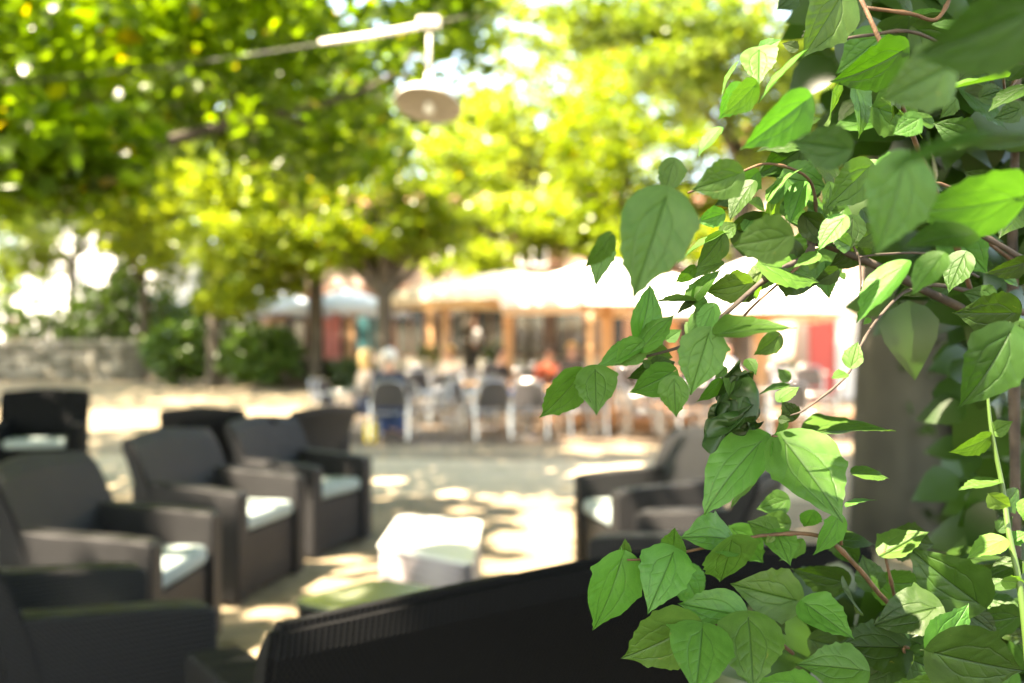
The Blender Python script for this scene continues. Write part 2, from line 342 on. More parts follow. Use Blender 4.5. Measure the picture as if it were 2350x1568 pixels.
for a_, b_ in (((500,292,7.7),(560,120,8.6)), ((300,345,7.3),(180,190,8.0)), ((650,262,8),(760,330,8.9))):
    q = smooth_pts([at(*a_)-Vector((-4.4,6.3,0)), at((a_[0]+b_[0])/2+15,(a_[1]+b_[1])/2,(a_[2]+b_[2])/2)-Vector((-4.4,6.3,0)), at(*b_)-Vector((-4.4,6.3,0))],4)
    MB().tube(q, [.022*(1-.7*i/(len(q)-1)) for i in range(len(q))], 6).build('limb', M_bark, TL, True)

# ivy-clad tree on the right
TRY = 6.4
trx = X(2075,TRY)
TR = thing('plane_tree', 'tall grey tree trunk on the right with ivy climbing its side', 'tree', (trx,TRY,0))
tp = smooth_pts([(-.03,0,-.1),(-.02,0,.3),(0,0,1.2),(.06,0,2.4),(.14,.1,3.6),(.25,.2,5.2),(.3,.2,6.6)],5)
MB().tube(tp, [.40 if i < 1 else .33-.10*i/len(tp) for i in range(len(tp))], 20).build('trunk', M_bark_g, TR, True)
for e in ((-2.2,.4,6.6),(2,1,6.8),(-.8,-2.4,6.8),(.8,2.6,7),(-1.3,1.8,5.9)):
    q = smooth_pts([(.22,.15,4.6),(e[0]*.45,e[1]*.45,5.6),e],5); MB().tube(q,[.12*(1-.8*i/(len(q)-1)) for i in range(len(q))],7).build('limb', M_bark_g, TR, True)
hr = screen_cloud(1250,1700,-200,180,15,20,130,26,.4,g, lambda px,py: (px > 1270+ .2*py))
right_ = right_[~((right_[:,1] > 9))]
rx = sheet(-1.6,9,-5,9.5,5.2,8.2,15000,g)
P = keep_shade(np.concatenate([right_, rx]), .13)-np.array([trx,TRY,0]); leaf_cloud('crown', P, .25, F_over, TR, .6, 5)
# ivy on it
n = 3800; th = g.normal(-.35,.75,n); z = g.random(n)**1.1*2.7; z[::3] *= .5
left_lim = -1.5+z*.0; th = np.where((th < -1.25+z*.33) & (g.random(n) < .93), g.normal(.0,.45,n)+.2, th)
rr_ = .345-.03*z/2.7+np.abs(g.normal(0,.05,n))+.02; rr_ += (np.cos(th) > .6)*np.abs(g.normal(0,.10,n))
P = np.stack([trx+rr_*np.cos(th), TRY+rr_*np.sin(th), z],1)
iv = leaf_cloud('ivy', P, .075, F_ivy, None, .0, 9); tag(iv, 'dark green ivy climbing the right side of the grey trunk', 'ivy'); iv['kind'] = 'stuff'

# background trees
def Pz(py, Y): return HC-(py-YH)/F*Y
def blob(px, py, Y, rpx, rpy, ncl, per, sp, rd=None):
    return ((X(px,Y), Y, Pz(py,Y)), (rpx/F*Y, rd or rpx/F*Y*.8, rpy/F*Y), ncl, per, sp)
tree('lime_tree', 'forked tree with a slim grey trunk behind the seated couple', X(882,25), 25, .19, 2.75,
     [blob(900,430,25,190,190,150,40,.42), blob(800,560,25,120,70,40,36,.35), blob(985,520,25,100,80,30,34,.35)], F_mid, .17, 41, M_bark, nlimb=9)
VT = [o for o in bpy.data.objects if o.name.startswith('lime_tree')][0]
for e in ((770,500),(810,450),(985,510),(930,430)):
    p0 = Vector((0,0,2.5)); p2 = at(e[0],e[1],25)-Vector((X(882,25),25,gz(25))); pm = p0.lerp(p2,.5)+Vector(((p2.x)*.22,0,-.12))
    q = smooth_pts([p0,pm,p2],6); MB().tube(q, [.13*(1-.7*i/(len(q)-1)) for i in range(len(q))], 8).build('limb', M_bark, VT, True)
tree('lime_tree', 'straight dark trunk left of the forked tree, leaves draped down it', X(725,28), 28, .21, 3.6,
     [blob(650,430,27,190,130,150,40,.42), blob(560,560,26,150,80,90,40,.40), blob(720,600,27,70,60,30,36,.3)], F_pale, .17, 42)
tree('lime_tree', 'sunlit tree with dark trunk and one bright bough dipping over the bushes', X(490,29), 29, .2, 3.0,
     [blob(520,500,28.5,160,120,100,40,.42), blob(540,685,26,85,38,34,40,.26), blob(430,420,29,120,100,70,40,.42), blob(335,520,30,100,100,56,36,.42), blob(620,645,27.5,70,45,26,34,.3)], F_pale, .18, 43)
tree('locust_tree', 'olive green tree above the stone wall at far left', X(165,38), 38, .16, 4.5,
     [blob(120,430,38,220,130,150,36,.6), blob(330,470,37,110,110,60,36,.5), blob(60,600,38,70,110,30,30,.4), blob(230,520,34,190,70,52,30,.38), blob(390,610,34,60,70,26,30,.35)], F_far, .2, 44)
tree('lime_tree', 'yellow green tree rising behind the cream parasols', X(1120,44), 44, .25, 5,
     [blob(1180,520,44,170,90,80,34,.7), blob(1060,420,46,90,120,30,30,.6)], F_pale, .26, 45)
tree('lime_tree', 'tall sunlit tree above the white parasol right of centre', X(1480,30), 30, .25, 4,
     [blob(1520,330,30,250,230,260,38,.5), blob(1400,520,30,130,80,60,34,.42), blob(1640,500,31,170,90,70,34,.42), blob(1720,550,27,170,60,60,30,.34)], F_mid, .19, 46, nlimb=10)
tree('lime_tree', 'tall tree with olive leaves and a bare dark limb at upper right', X(1700,22), 22, .22, 5.5,
     [blob(1330,40,21,170,90,46,30,.36), blob(1480,10,21,120,110,50,34,.4), blob(1640,110,20,210,150,150,38,.42), blob(1790,300,21,90,160,60,36,.4), blob(1890,380,21.5,110,190,70,34,.38), blob(1990,250,21.5,90,200,50,34,.38)], F_far, .16, 47, nlimb=8)
tree('lime_tree', 'slender tree with loose airy leaves right of the hanging lamp', X(1215,34), 34, .12, 5.2,
     [blob(1130,60,34,90,120,40,30,.5), blob(1200,215,34,110,150,56,30,.55), blob(1150,330,34,120,90,40,32,.5), blob(1290,90,34,80,90,18,28,.5), blob(1330,330,34,90,90,30,30,.5)], F_pale, .2, 57)
tree('chestnut_tree', 'large pale tree far behind the centre of the café', X(1330,62), 62, .4, 7,
     [blob(1290,480,62,190,120,100,40,1.1), blob(1400,330,64,90,110,40,36,1.0)], F_pale, .42, 48)
tree('chestnut_tree', 'broad green tree behind the roof between the two dark trunks', X(700,58), 58, .4, 7,
     [blob(650,330,58,330,230,230,40,1.2)], F_far, .42, 49)
tree('chestnut_tree', 'tall green tree far behind the white building', X(150,72), 72, .4, 8,
     [blob(120,250,72,380,210,230,38,1.5)], F_far, .5, 50)
tree('chestnut_tree', 'green tree far off behind the right-hand house', X(1950,56), 56, .4, 7,
     [blob(1900,420,56,170,150,120,36,1.1), blob(2250,250,56,200,250,120,36,1.1), blob(1870,260,40,120,210,90,34,.8), blob(1960,480,40,90,90,40,34,.6)], F_far, .4, 51)

tree('locust_tree', 'small yellow green tree hanging over the stone wall end', X(330,35), 35, .12, 3.2,
     [blob(330,560,35,100,90,46,34,.4), blob(250,420,35,140,80,50,34,.5)], F_far, .2, 52)
tree('locust_tree', 'loose olive tree at the left frame edge before the white houses', X(20,40), 40, .16, 3.6,
     [blob(20,480,40,140,130,90,34,.55), blob(90,590,40,90,60,30,30,.45), blob(-20,650,40,60,80,20,30,.4)], F_far, .22, 53)
tree('lime_tree', 'sunlit tree whose leaves hang before the pink café upper floor', X(1075,30), 30, .16, 3.4,
     [blob(1090,420,31,110,130,80,36,.45), blob(1180,520,30,150,75,80,34,.4), blob(1330,540,29.5,90,50,30,30,.35), blob(1010,600,31,80,40,18,30,.3), blob(1120,600,29,80,45,30,30,.3), blob(1480,565,28.5,110,50,40,30,.32), blob(1330,500,31,90,90,36,30,.4)], F_pale, .19, 54)
tree('chestnut_tree', 'tall yellow green tree at the centre standing behind the café roof', X(1180,50), 50, .35, 6,
     [blob(1080,330,50,130,140,90,38,.9), blob(1240,400,50,130,110,80,36,.9), blob(1370,200,50,110,200,70,34,.9)], F_pale, .38, 55)
g = np.random.default_rng(77)
rear = sheet(-24,-3.5,17,33,7.6,10.8,20000,g)  # leaf sheet added to shade the stone wall and rear court
rear = rear[(rear[:,0] < -11) | (g.random(len(rear)) < .55)]
tree('plane_tree', 'added broad tree outside the left edge whose high leaves shade the rear court', -14.5, 21, .3, 4,
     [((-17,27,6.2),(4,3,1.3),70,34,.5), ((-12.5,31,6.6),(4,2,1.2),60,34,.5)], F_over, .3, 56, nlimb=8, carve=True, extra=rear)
# ---------------------------------------------------------------- shrubs
def shrub(label, px, Y, rpx, top, seed, mat, n=4200, leaf=.15, name='garden_shrub', depth=.8):
    z0 = gz(Y); zt = Pz(top,Y); T = thing(name, label, 'shrub', (X(px,Y),Y,z0), 0, 'bushes along the back of the court'); n = int(n*1.3)
    g = np.random.default_rng(seed); h = zt-z0; w_ = rpx/F*Y
    P, cc = clusters((0,0,h*.52), (w_,depth,h*.5), n//40, 40, .2, g, .3); P = P[P[:,2] > .02]
    leaf_cloud('foliage', P, leaf, mat, T, .1, seed)
    for k in range(5):
        e = cc[g.integers(len(cc))]; MB().tube(smooth_pts([(g.normal(0,.05),g.normal(0,.05),-.03),(e[0]*.4,e[1]*.4,abs(e[2])*.6),(e[0],e[1],abs(e[2]))],3), [.025,.022,.02,.018,.014,.01,.006],6).build('stem', M_bark, T, True)
shrub('glossy round bush right of the stone wall end, highlights on its leaves', 415, 30, 85, 735, 61, F_shrub)
shrub('round bush with glinting pale leaves between the two dark trunks', 600, 28, 95, 750, 62, F_shrub)
shrub('low dark shrub at the foot of the straight dark trunk', 735, 29, 45, 825, 63, F_dark, 1200)
shrub('low green bed of leaves left of the forked trunk', 815, 28, 50, 828, 64, F_dark, 1200)
shrub('tall dark bush behind the stone wall in front of the white building', 270, 37, 100, 665, 65, F_dark, 3000, .13)
shrub('dark bush behind the left part of the stone wall', 110, 37, 100, 700, 66, F_dark, 2600, .13)
shrub('light green bush at the left frame edge above the wall', 20, 35.5, 60, 660, 67, F_shrub, 1600, .13)
shrub('green fill of leaves low between the two round bushes', 500, 31, 45, 790, 68, F_dark, 1000)
shrub('dark wall of leaves behind the ivy trunk at the right', 2300, 9.5, 140, 560, 69, F_dark, 3600, .09, depth=.5)
shrub('loose leafy bush right of the ivy trunk, light showing through it', 2260, 7.6, 110, 880, 70, F_ivy, 1800, .075, depth=.5)

hg = thing('hedge', 'tall dark hedge closing the court behind the round bushes', 'hedge', (-12,38,gz(38)))
gg = np.random.default_rng(90); n = 16000
P = np.stack([gg.uniform(-5.2,3.2,n), gg.normal(0,.5,n), 4.6*gg.random(n)**.8+.3*np.sin(gg.uniform(-5,3,n)*3)],1); P = P[P[:,2] > .05]
P = P[P[:,2] < 3.6+.9*np.sin(P[:,0]*1.7)+.5*np.sin(P[:,0]*4.1)]
leaf_cloud('foliage', P, .2, F_shrub, hg, .1, 91)
for k in range(9): MB().tube(smooth_pts([(-4.8+k*.95,0,-.05),(-4.75+k*.95,.05,1.4),(-4.9+k*.95,-.05,2.8)],3), .05, 6).build('stem', M_bark, hg, True)
# ---------------------------------------------------------------- stone wall, stones as parts
WY = 33.0; wz = gz(WY)
wall = thing('stone_wall', 'low grey rubble stone wall with pale coping at left', 'wall', (0,WY,wz))
WX1 = X(325,WY); WX0 = -24.
MB().box((WX0,.04,-.1),(WX1,.5,1.2)).build('core', M_mortar, wall)
protos = []
for k in range(6):
    m_ = MB(); wd, ht = .42+.1*random.random(), .22; bm = m_.bm
    m_.box((-.5,-.5,-.5),(.5,.5,.5))
    bmesh.ops.bevel(bm, geom=list(bm.edges), offset=.09, segments=1, affect='EDGES')
    for v in bm.verts: v.co += Vector((random.uniform(-.05,.05),random.uniform(-.09,.09),random.uniform(-.06,.06)))
    me = bpy.data.meshes.new('stone'); bm.to_mesh(me); bm.free(); me.materials.append(M_stone2 if k in (1,4) else M_stone); protos.append(me)
row = 0; zc = .0
while zc < 1.12:
    h = random.uniform(.17,.24); x = WX1-.02-random.random()*.15
    while x > WX0+.3:
        wd = random.uniform(.26,.62)
        o = bpy.data.objects.new('stone', random.choice(protos)); COL.objects.link(o); o.parent = wall
        o.location = (x-wd/2, .03+random.uniform(-.02,.02), zc+h/2); o.scale = (wd-.03, .14, h-.03); x -= wd
    zc += h
zc = 1.24
x = WX1+.04
while x > WX0:
    wd = random.uniform(.8,1.1)
    cp = MB().box((x-wd+.012,-.08,zc),(x,.56,zc+.12),.015).build('coping_stone', M_stone2, wall); x -= wd

# ---------------------------------------------------------------- buildings
def window(parent, x0, x1, z0, z1, y, frame, glass=M_glass, mull=2, sh=None):
    f = MB(); t_ = .07
    f.box((x0,y-.05,z0),(x0+t_,y+.03,z1)).box((x1-t_,y-.05,z0),(x1,y+.03,z1)).box((x0+t_,y-.052,z0),(x1-t_,y+.028,z0+t_)).box((x0+t_,y-.052,z1-t_),(x1-t_,y+.028,z1))
    for k in range(1,mull): xx = x0+(x1-x0)*k/mull; f.box((xx-.03,y-.045,z0+t_),(xx+.03,y+.025,z1-t_))
    w_ = f.build('window', frame, parent)
    MB().box((x0+t_,y-.02,z0+t_),(x1-t_,y,z1-t_)).build('pane', glass, w_)
    if sh:
        for s_ in (-1,1):
            xa = x0-(x1-x0)*.5 if s_ < 0 else x1+.01
            s2 = MB().box((xa,y-.06,z0),(xa+(x1-x0)*.48,y-.02,z1),.008)
            for q_ in range(int((z1-z0)/.16)): s2.box((xa+.06,y-.075,z0+.06+q_*.16),(xa+(x1-x0)*.48-.06,y-.061,z0+.15+q_*.16))
            s2.build('shutter', sh, parent)
cafe = thing('cafe_building', 'long pink plastered café building with dark brown shopfront behind the terrace', 'building', (0,34,gz(34)))
MB().box((-8.6,0,-.1),(7.2,8,5.9)).build('wall', M_plaster, cafe)
rb = MB(); rb.prism([(-.5,5.9),(4,7.0),(8.5,5.9)], -9, 7.6); rb.build('roof', M_roof, cafe)
MB().box((-8.5,-.10,.25),(7,-.003,.75)).build('stallriser', M_stone2, cafe)
k = 0; x = -8.3
while x < 6.4:
    MB().box((x,-.16,.25),(x+.16,-.004,3.0)).build('pilaster', M_brown if k%2 else M_wood, cafe)
    window(cafe, x+.22, x+1.28, .8, 2.7, -.04, M_brown, M_teal if k == 2 else M_glass, 2)
    x += 1.36; k += 1
MB().box((-8.5,-.2,2.8),(7,-.003,3.2),.02).build('fascia', M_brown, cafe)
for x in (-7.6,-5,-2.6,.2,3,5.6): window(cafe, x, x+1, 3.9, 5.3, -.04, M_plaster_w, M_glass, 2, M_brown)
house = thing('house', 'beige house front with red shutters and green door at the right', 'house', (7.0,24,gz(24)))
MB().box((0,0,-.1),(15,9,6.0)).build('wall', M_plaster_b, house)
hb = MB(); hb.prism([(-.4,6.0),(4.5,7.6),(9.4,6.0)], -.4, 15.4); hb.build('roof', M_roof, house)
MB().box((.15,-.07,.0),(.75,-.003,2.4),.01).build('shutter', M_red, house)
MB().box((1.45,-.05,.05),(2.0,-.003,2.5),.01).build('door', M_teal, house)
cb = MB(); n_ = 30
for k in range(n_):
    xa = .78+.65*k/n_; cb.box((xa,-.12+.03*math.sin(k*1.9),.0),(xa+.65/n_+.004,-.09+.03*math.sin(k*1.9),2.45))
cb.build('curtain', M_canvas, house)
MB().box((2.05,-.1,0),(2.2,-.003,2.6)).build('door_frame', M_wood, house)
for x in (3,6,9,12): window(house, x, x+1, .9, 2.3, -.04, M_plaster_w, M_glass, 2, M_teal)
for x in (1.2,3.8,6.4,9,12): window(house, x, x+1, 3.6, 5.1, -.04, M_plaster_w, M_glass, 2, M_teal)
wb = thing('white_building', 'bright white building glimpsed through the trees at far left', 'building', (X(205,56),56,gz(56)))
MB().box((-3.8,0,-.2),(3.6,9,8.2)).build('wall', M_plaster_w, wb)
MB().box((-4.1,-.3,8.2),(3.9,9.3,8.5)).build('roof', M_roof, wb)
for x in (-3,-1,1): 
    for z in (1.2,4.0,6.2): window(wb, x, x+.9, z, z+1.3, -.04, M_plaster_w)
wb2 = thing('white_building', 'low white building with a flat roof left of the far white house', 'building', (X(40,58),58,gz(58)))
MB().box((-4,0,-.2),(2.6,8,4.0)).build('wall', M_plaster_w, wb2); MB().box((-4.2,-.2,4.0),(2.8,8.2,4.2)).build('roof', M_stone2, wb2)
for x in (-3,-.6,1.2): window(wb2, x, x+.9, 1.2, 2.5, -.04, M_brown)

# ---------------------------------------------------------------- parasols
def parasol(label, px, Y, half, eave, apex, canvas, post=.07, rz=0, val=.22, name='parasol'):
    T = thing(name, label, 'parasol', (X(px,Y),Y,gz(Y)), rz, 'parasols over the café tables')
    bm = bmesh.new(); n = 5
    corner = [(-half,-half),(half,-half),(half,half),(-half,half)]
    ap = bm.verts.new((0,0,apex)); 
    ring = []
    for i in range(4):
        a, b_ = Vector(corner[i]), Vector(corner[(i+1)%4])
        for k in range(n):
            p_ = a.lerp(b_, k/n); sag = .05*math.sin(math.pi*k/n); ring.append((p_.x,p_.y,eave-(0 if k else 0)+sag))
    levels = [[bm.verts.new((0+(x)*.25,(y)*.25, apex+(z-apex)*.22)) for x,y,z in ring], [bm.verts.new((x*.6,y*.6, apex+(z-apex)*.58)) for x,y,z in ring], [bm.verts.new(p_) for p_ in ring], [bm.verts.new((x*1.005,y*1.005,z-val)) for x,y,z in ring]]
    m_ = len(ring)
    for i in range(m_): bm.faces.new((ap, levels[0][i], levels[0][(i+1)%m_]))
    for A, B in zip(levels, levels[1:]):
        for i in range(m_): bm.faces.new((A[i], B[i], B[(i+1)%m_], A[(i+1)%m_]))
    me = bpy.data.meshes.new('canopy'); bm.to_mesh(me); bm.free(); link('canopy', me, canvas, T)
    MB().box((-post,-post,-.02),(post,post,apex-.03),.01).build('post', M_wood, T)
    for x, y in corner+[(half,0),(-half,0),(0,half),(0,-half)]:
        MB().tube([(x*.03,y*.03,apex-.08),(x*.97,y*.97,eave-.05)], .03, 6).build('rib', M_wood, T)
        MB().tube([(x*.03,y*.03,eave-.3),(x*.55,y*.55,eave+(apex-eave)*.43-.07)], .022, 6).build('strut', M_wood, T)
    MB().box((-half*.98,-half*.98,eave-.09),(half*.98,-half*.98+.05,eave-.02)).build('edge_rail', M_wood, T)
    MB().box((-.35,-.35,-.02),(.35,.35,.06),.02).build('base', M_wood if canvas is M_canvas else M_stone, T)
    return T
parasol('large white square parasol on a thick wooden post at centre right', 1392, 16.4, 1.72, 2.12, 2.78, M_canvas, .10)
parasol('wide white parasol reaching the ivy trunk, behind the hanging leaves', 1745, 15.2, 1.62, 1.98, 2.75, M_canvas, .08, R(8))
parasol('cream parasol left of the big white one, edge in shade', 1165, 20.5, 1.75, 2.35, 2.85, M_canvas_c, .09, R(4))
parasol('cream parasol furthest left, just right of the forked trunk', 1020, 28, 1.6, 2.5, 3.1, M_canvas_c, .09)
parasol('pale blue parasol between the straight and the forked trunk', 800, 30, 1.5, 2.3, 2.95, M_canvas_b, .05)
parasol('pale blue parasol left of the straight dark trunk', 645, 32, 1.5, 2.35, 2.95, M_canvas_b, .05)
parasol('cream parasol at the back between the two white ones', 1545, 23, 1.8, 2.2, 2.9, M_canvas_c, .09)

# ---------------------------------------------------------------- rattan armchairs
def armchair(name, label, loc, facing, W=.78, D=.60, ARM=.55, BACK=.80, mat=M_rattan, arch=.03, group='woven armchairs of the lounge corner'):
    T = thing(name, label, 'armchair', loc, math.atan2(facing[1], facing[0])+math.pi/2, group)
    h = W/2; a = .115; f = -D/2; bk = D/2
    for s in (-1,1):                        # arms: front post and curved top running back
        prof = [(f,.02),(f,ARM-.015),(f+.02,ARM),(f+.12,ARM+.012),(f+.25,ARM+.022),(f+D*.62,ARM+.03),(bk-.08,ARM+.045),(bk-.03,ARM+.03),(bk-.05,.02)]
        x0, x1 = (h-a, h) if s > 0 else (-h, -h+a)
        MB().prism(prof, x0, x1, .014).build('arm', mat, T, False)
    MB().box((-h+a+.002,f+.025,.03),(h-a-.002,bk-.08,.335),.008).build('seat_base', mat, T)
    cu = MB().box((-h+a+.006,f+.015,.34),(h-a-.006,bk-.17,.425),.032).build('seat_cushion', M_cush, T, True)
    # backrest: reclined, bowed, arched top, wider than the gap between the arms
    bm = bmesh.new(); NX, NZ = 16, 10; F_, B_ = [], []
    for j in range(NZ+1):
        v = j/NZ; fr, br = [], []
        for i in range(NX+1):
            u = i/NX*2-1; wtop = h+.012*v
            zt = BACK+arch*(1-abs(u)**1.3); z = .30+(zt-.30)*v
            lean = .13*v+.035*v*v; bow = .045*(u*u)     # ends come forward
            th = .105-.035*v
            x = u*wtop; y = bk-.15+lean-bow-.02*math.sin(v*math.pi)
            ro = .018 if j == NZ else 0
            fr.append(bm.verts.new((x*(.985 if j == NZ else 1), y+ro, z))); br.append(bm.verts.new((x*(.985 if j == NZ else 1), y+th-ro, z)))
        F_.append(fr); B_.append(br)
    for j in range(NZ):
        for i in range(NX):
            bm.faces.new((F_[j][i],F_[j][i+1],F_[j+1][i+1],F_[j+1][i])); bm.faces.new((B_[j][i+1],B_[j][i],B_[j+1][i],B_[j+1][i+1]))
    for j in range(NZ):
        bm.faces.new((F_[j][0],F_[j+1][0],B_[j+1][0],B_[j][0])); bm.faces.new((F_[j+1][NX],F_[j][NX],B_[j][NX],B_[j+1][NX]))
    for i in range(NX):
        bm.faces.new((F_[NZ][i],F_[NZ][i+1],B_[NZ][i+1],B_[NZ][i])); bm.faces.new((F_[0][i+1],F_[0][i],B_[0][i],B_[0][i+1]))
    bmesh.ops.recalc_face_normals(bm, faces=bm.faces)
    es = [e for e in bm.edges if len(e.link_faces) == 2 and e.calc_face_angle(0) > .9]
    bmesh.ops.bevel(bm, geom=es, offset=.012, segments=2, affect='EDGES')
    me = bpy.data.meshes.new('backrest'); bm.to_mesh(me); bm.free(); link('backrest', me, mat, T)
    MB().box((-h+.02,bk-.15,.02),(h-.02,bk-.055,.31),.01).build('back_panel', mat, T)
    for sx in (-1,1):
        for sy in (f+.05, bk-.1): MB().box((sx*(h-.06)-.02,sy-.02,0),(sx*(h-.06)+.02,sy+.02,.03)).build('foot', M_darkweave, T)
    return T
def place(fc, n, D=.60): n = Vector((n[0],n[1],0)).normalized(); return Vector((fc[0],fc[1],0))-n*D/2
fcs = [
 ('woven armchair nearest the camera at left, its backrest cut by the frame', (-1.0,2.95), (.80,.60), .72),
 ('woven armchair second in the left row, pale cushion half in shade', (-1.27,3.93), (1,-.03), .78),
 ('woven armchair third in the left row, cushion bright in the sun', (-1.24,5.2), (.98,-.19), .82),
 ('woven armchair last in the left row, facing the sunlit white table', (-1.05,6.25), (.945,-.325), .76),
]
for lab, fc, n_, W in fcs: armchair('armchair', lab, place(fc,n_), n_, W)
armchair('armchair', 'black-backed armchair behind the left row, its back to us', (-1.95,6.75,0), (-.35,.93), .60, mat=M_rattan_dark)
armchair('armchair', 'armchair low behind the black-backed one, only its top showing', (-2.42,7.9,0), (-.2,.98), .62)
armchair('armchair', 'armchair tucked behind the last one of the left row', (-1.72,7.9,0), (-.9,.5), .74)
armchair('armchair', 'dark armchair standing apart at the left frame edge', (-4.55,9.6,0), (.25,-.97), .8, mat=M_rattan_dark, BACK=.86)
armchair('armchair', 'armchair right of the sunlit white table, striped with light', place((.43,5.25),(-.97,-.2)), (-.97,-.2), .8)
armchair('armchair', 'armchair behind the leaves between striped armchair and black settee', place((.42,4.0),(-.92,.38)), (-.92,.38), .76)
SD = Vector((.87,.49,0)).normalized(); SN = Vector((-.49,.87,0)).normalized()
sc_ = Vector((-.335,1.46,0))+SD*.65+SN*.39
armchair('settee', 'black woven settee seen from behind in the foreground', sc_, SN, 1.3, .66, .60, .81, M_rattan_dark, .06)

# ---------------------------------------------------------------- low tables
def cube_table(name, label, corners, H, side, top, inset=.0):
    T = thing(name, label, 'table', (corners[0].x,corners[0].y,0)); c0 = corners[0].copy(); c0.z = 0
    cs = [c-Vector((c0.x,c0.y,0)) for c in corners]; cen = sum((c for c in cs), Vector())/4
    def slab(z0, z1, s, bev):
        bm = bmesh.new(); A = [bm.verts.new((cen.x+(c.x-cen.x)*s, cen.y+(c.y-cen.y)*s, z0)) for c in cs]; B = [bm.verts.new((cen.x+(c.x-cen.x)*s, cen.y+(c.y-cen.y)*s, z1)) for c in cs]
        bm.faces.new(A[::-1]); bm.faces.new(B)
        for i in range(4): bm.faces.new((A[i],A[(i+1)%4],B[(i+1)%4],B[i]))
        bmesh.ops.recalc_face_normals(bm, faces=bm.faces)
        ve = [e for e in bm.edges if abs((e.verts[0].co-e.verts[1].co).z) > .001]
        bmesh.ops.bevel(bm, geom=ve, offset=.03, segments=4, affect='EDGES')
        if bev:
            bmesh.ops.bevel(bm, geom=[e for e in bm.edges if e.verts[0].co.z > z1-.001 and e.verts[1].co.z > z1-.001], offset=bev, segments=2, affect='EDGES')
        me = bpy.data.meshes.new('t'); bm.to_mesh(me); bm.free(); return me
    link('body', slab(.02, H-.016, .97, 0), side, T); link('table_top', slab(H-.014, H, 1.0, .004), top, T)
    link('plinth', slab(0, .02, .9, 0), M_darkweave, T)
TH = .42
P4 = [on(866,1252,TH), on(1084,1294,TH), on(1107,1194,TH), on(915,1182,TH)]
cube_table('side_table', 'woven cube table with white top blazing in the sun', P4, TH, M_pale_weave, M_tabletop)
a = on(662,1378,TH); b_ = on(868,1325,TH); d_ = Vector((b_.y-a.y, -(b_.x-a.x), 0)).normalized(); 
u_ = (b_-a); u_.z = 0
P4 = [a, a+d_*.5, b_+d_*.5, b_]; P4 = [Vector((p.x,p.y,0)) for p in P4]
cube_table('side_table', 'woven cube table with green glass top behind the black settee', P4, TH, M_rattan, M_green_top)

# ---------------------------------------------------------------- lamp and span cable
lamp = thing('pendant_lamp', 'white enamel pendant lamp hanging from the cable over the court', 'lamp', LP)
sh = MB().lathe([(.035,.10),(.06,.095),(.085,.075),(.10,.045),(.108,.022),(.16,.008),(.205,-.012),(.232,-.04),(.240,-.06),(.235,-.062)], n=40).build('lamp_shade', M_lampw, lamp, True)
sh.rotation_euler = (R(-17), R(7), 0)
ud = MB().lathe([(.236,-.061),(.2,-.045),(.12,-.03),(.0,-.02)], n=40).build('reflector', principled('grey_enamel', (.42,.37,.31), .5), lamp, True); ud.rotation_euler = (R(-17), R(7), 0)
MB().lathe([(.0,.17),(.022,.17),(.026,.12),(.035,.10),(.035,.08),(0,.08)], n=20).build('socket', M_lampw, lamp, True)
MB().lathe([(.0,-.12),(.03,-.11),(.04,-.08),(.03,-.045),(.015,-.02),(0,-.02)], n=16).build('bulb', principled('opal_bulb', (.7,.7,.66), .2), lamp, True)
topz = Pz(52,6.9)-LP.z
MB().tube([(0,0,.15),(0,0,topz-.03)], .011, 8).build('rod', M_lampw, lamp, True)
MB().box((-.08,-.035,topz-.035),(.08,.035,topz+.035),.015).build('junction_box', M_lampw, lamp)
cab = smooth_pts([at(-500,215,7.4), at(0,190,7.2), at(400,150,7.05), at(720,103,6.95), at(985,56,6.9), at(1250,-6,6.9), at(1700,-130,7)],6)
co = MB().tube(cab, .006, 8).build('span_cable', M_darkweave, None, True); tag(co, 'pale overhead cable carrying the pendant lamp across the court', 'cable')
sl = smooth_pts([at(735,99,6.95)+Vector((0,0,.002)), at(860,80,6.92), at(985,56,6.9)],5)
so_ = MB().tube([p_ for p_ in sl], .020, 10).build('cable_sleeve', M_lampw, None, True); tag(so_, 'thick white sleeve on the cable left of the pendant lamp', 'cable')

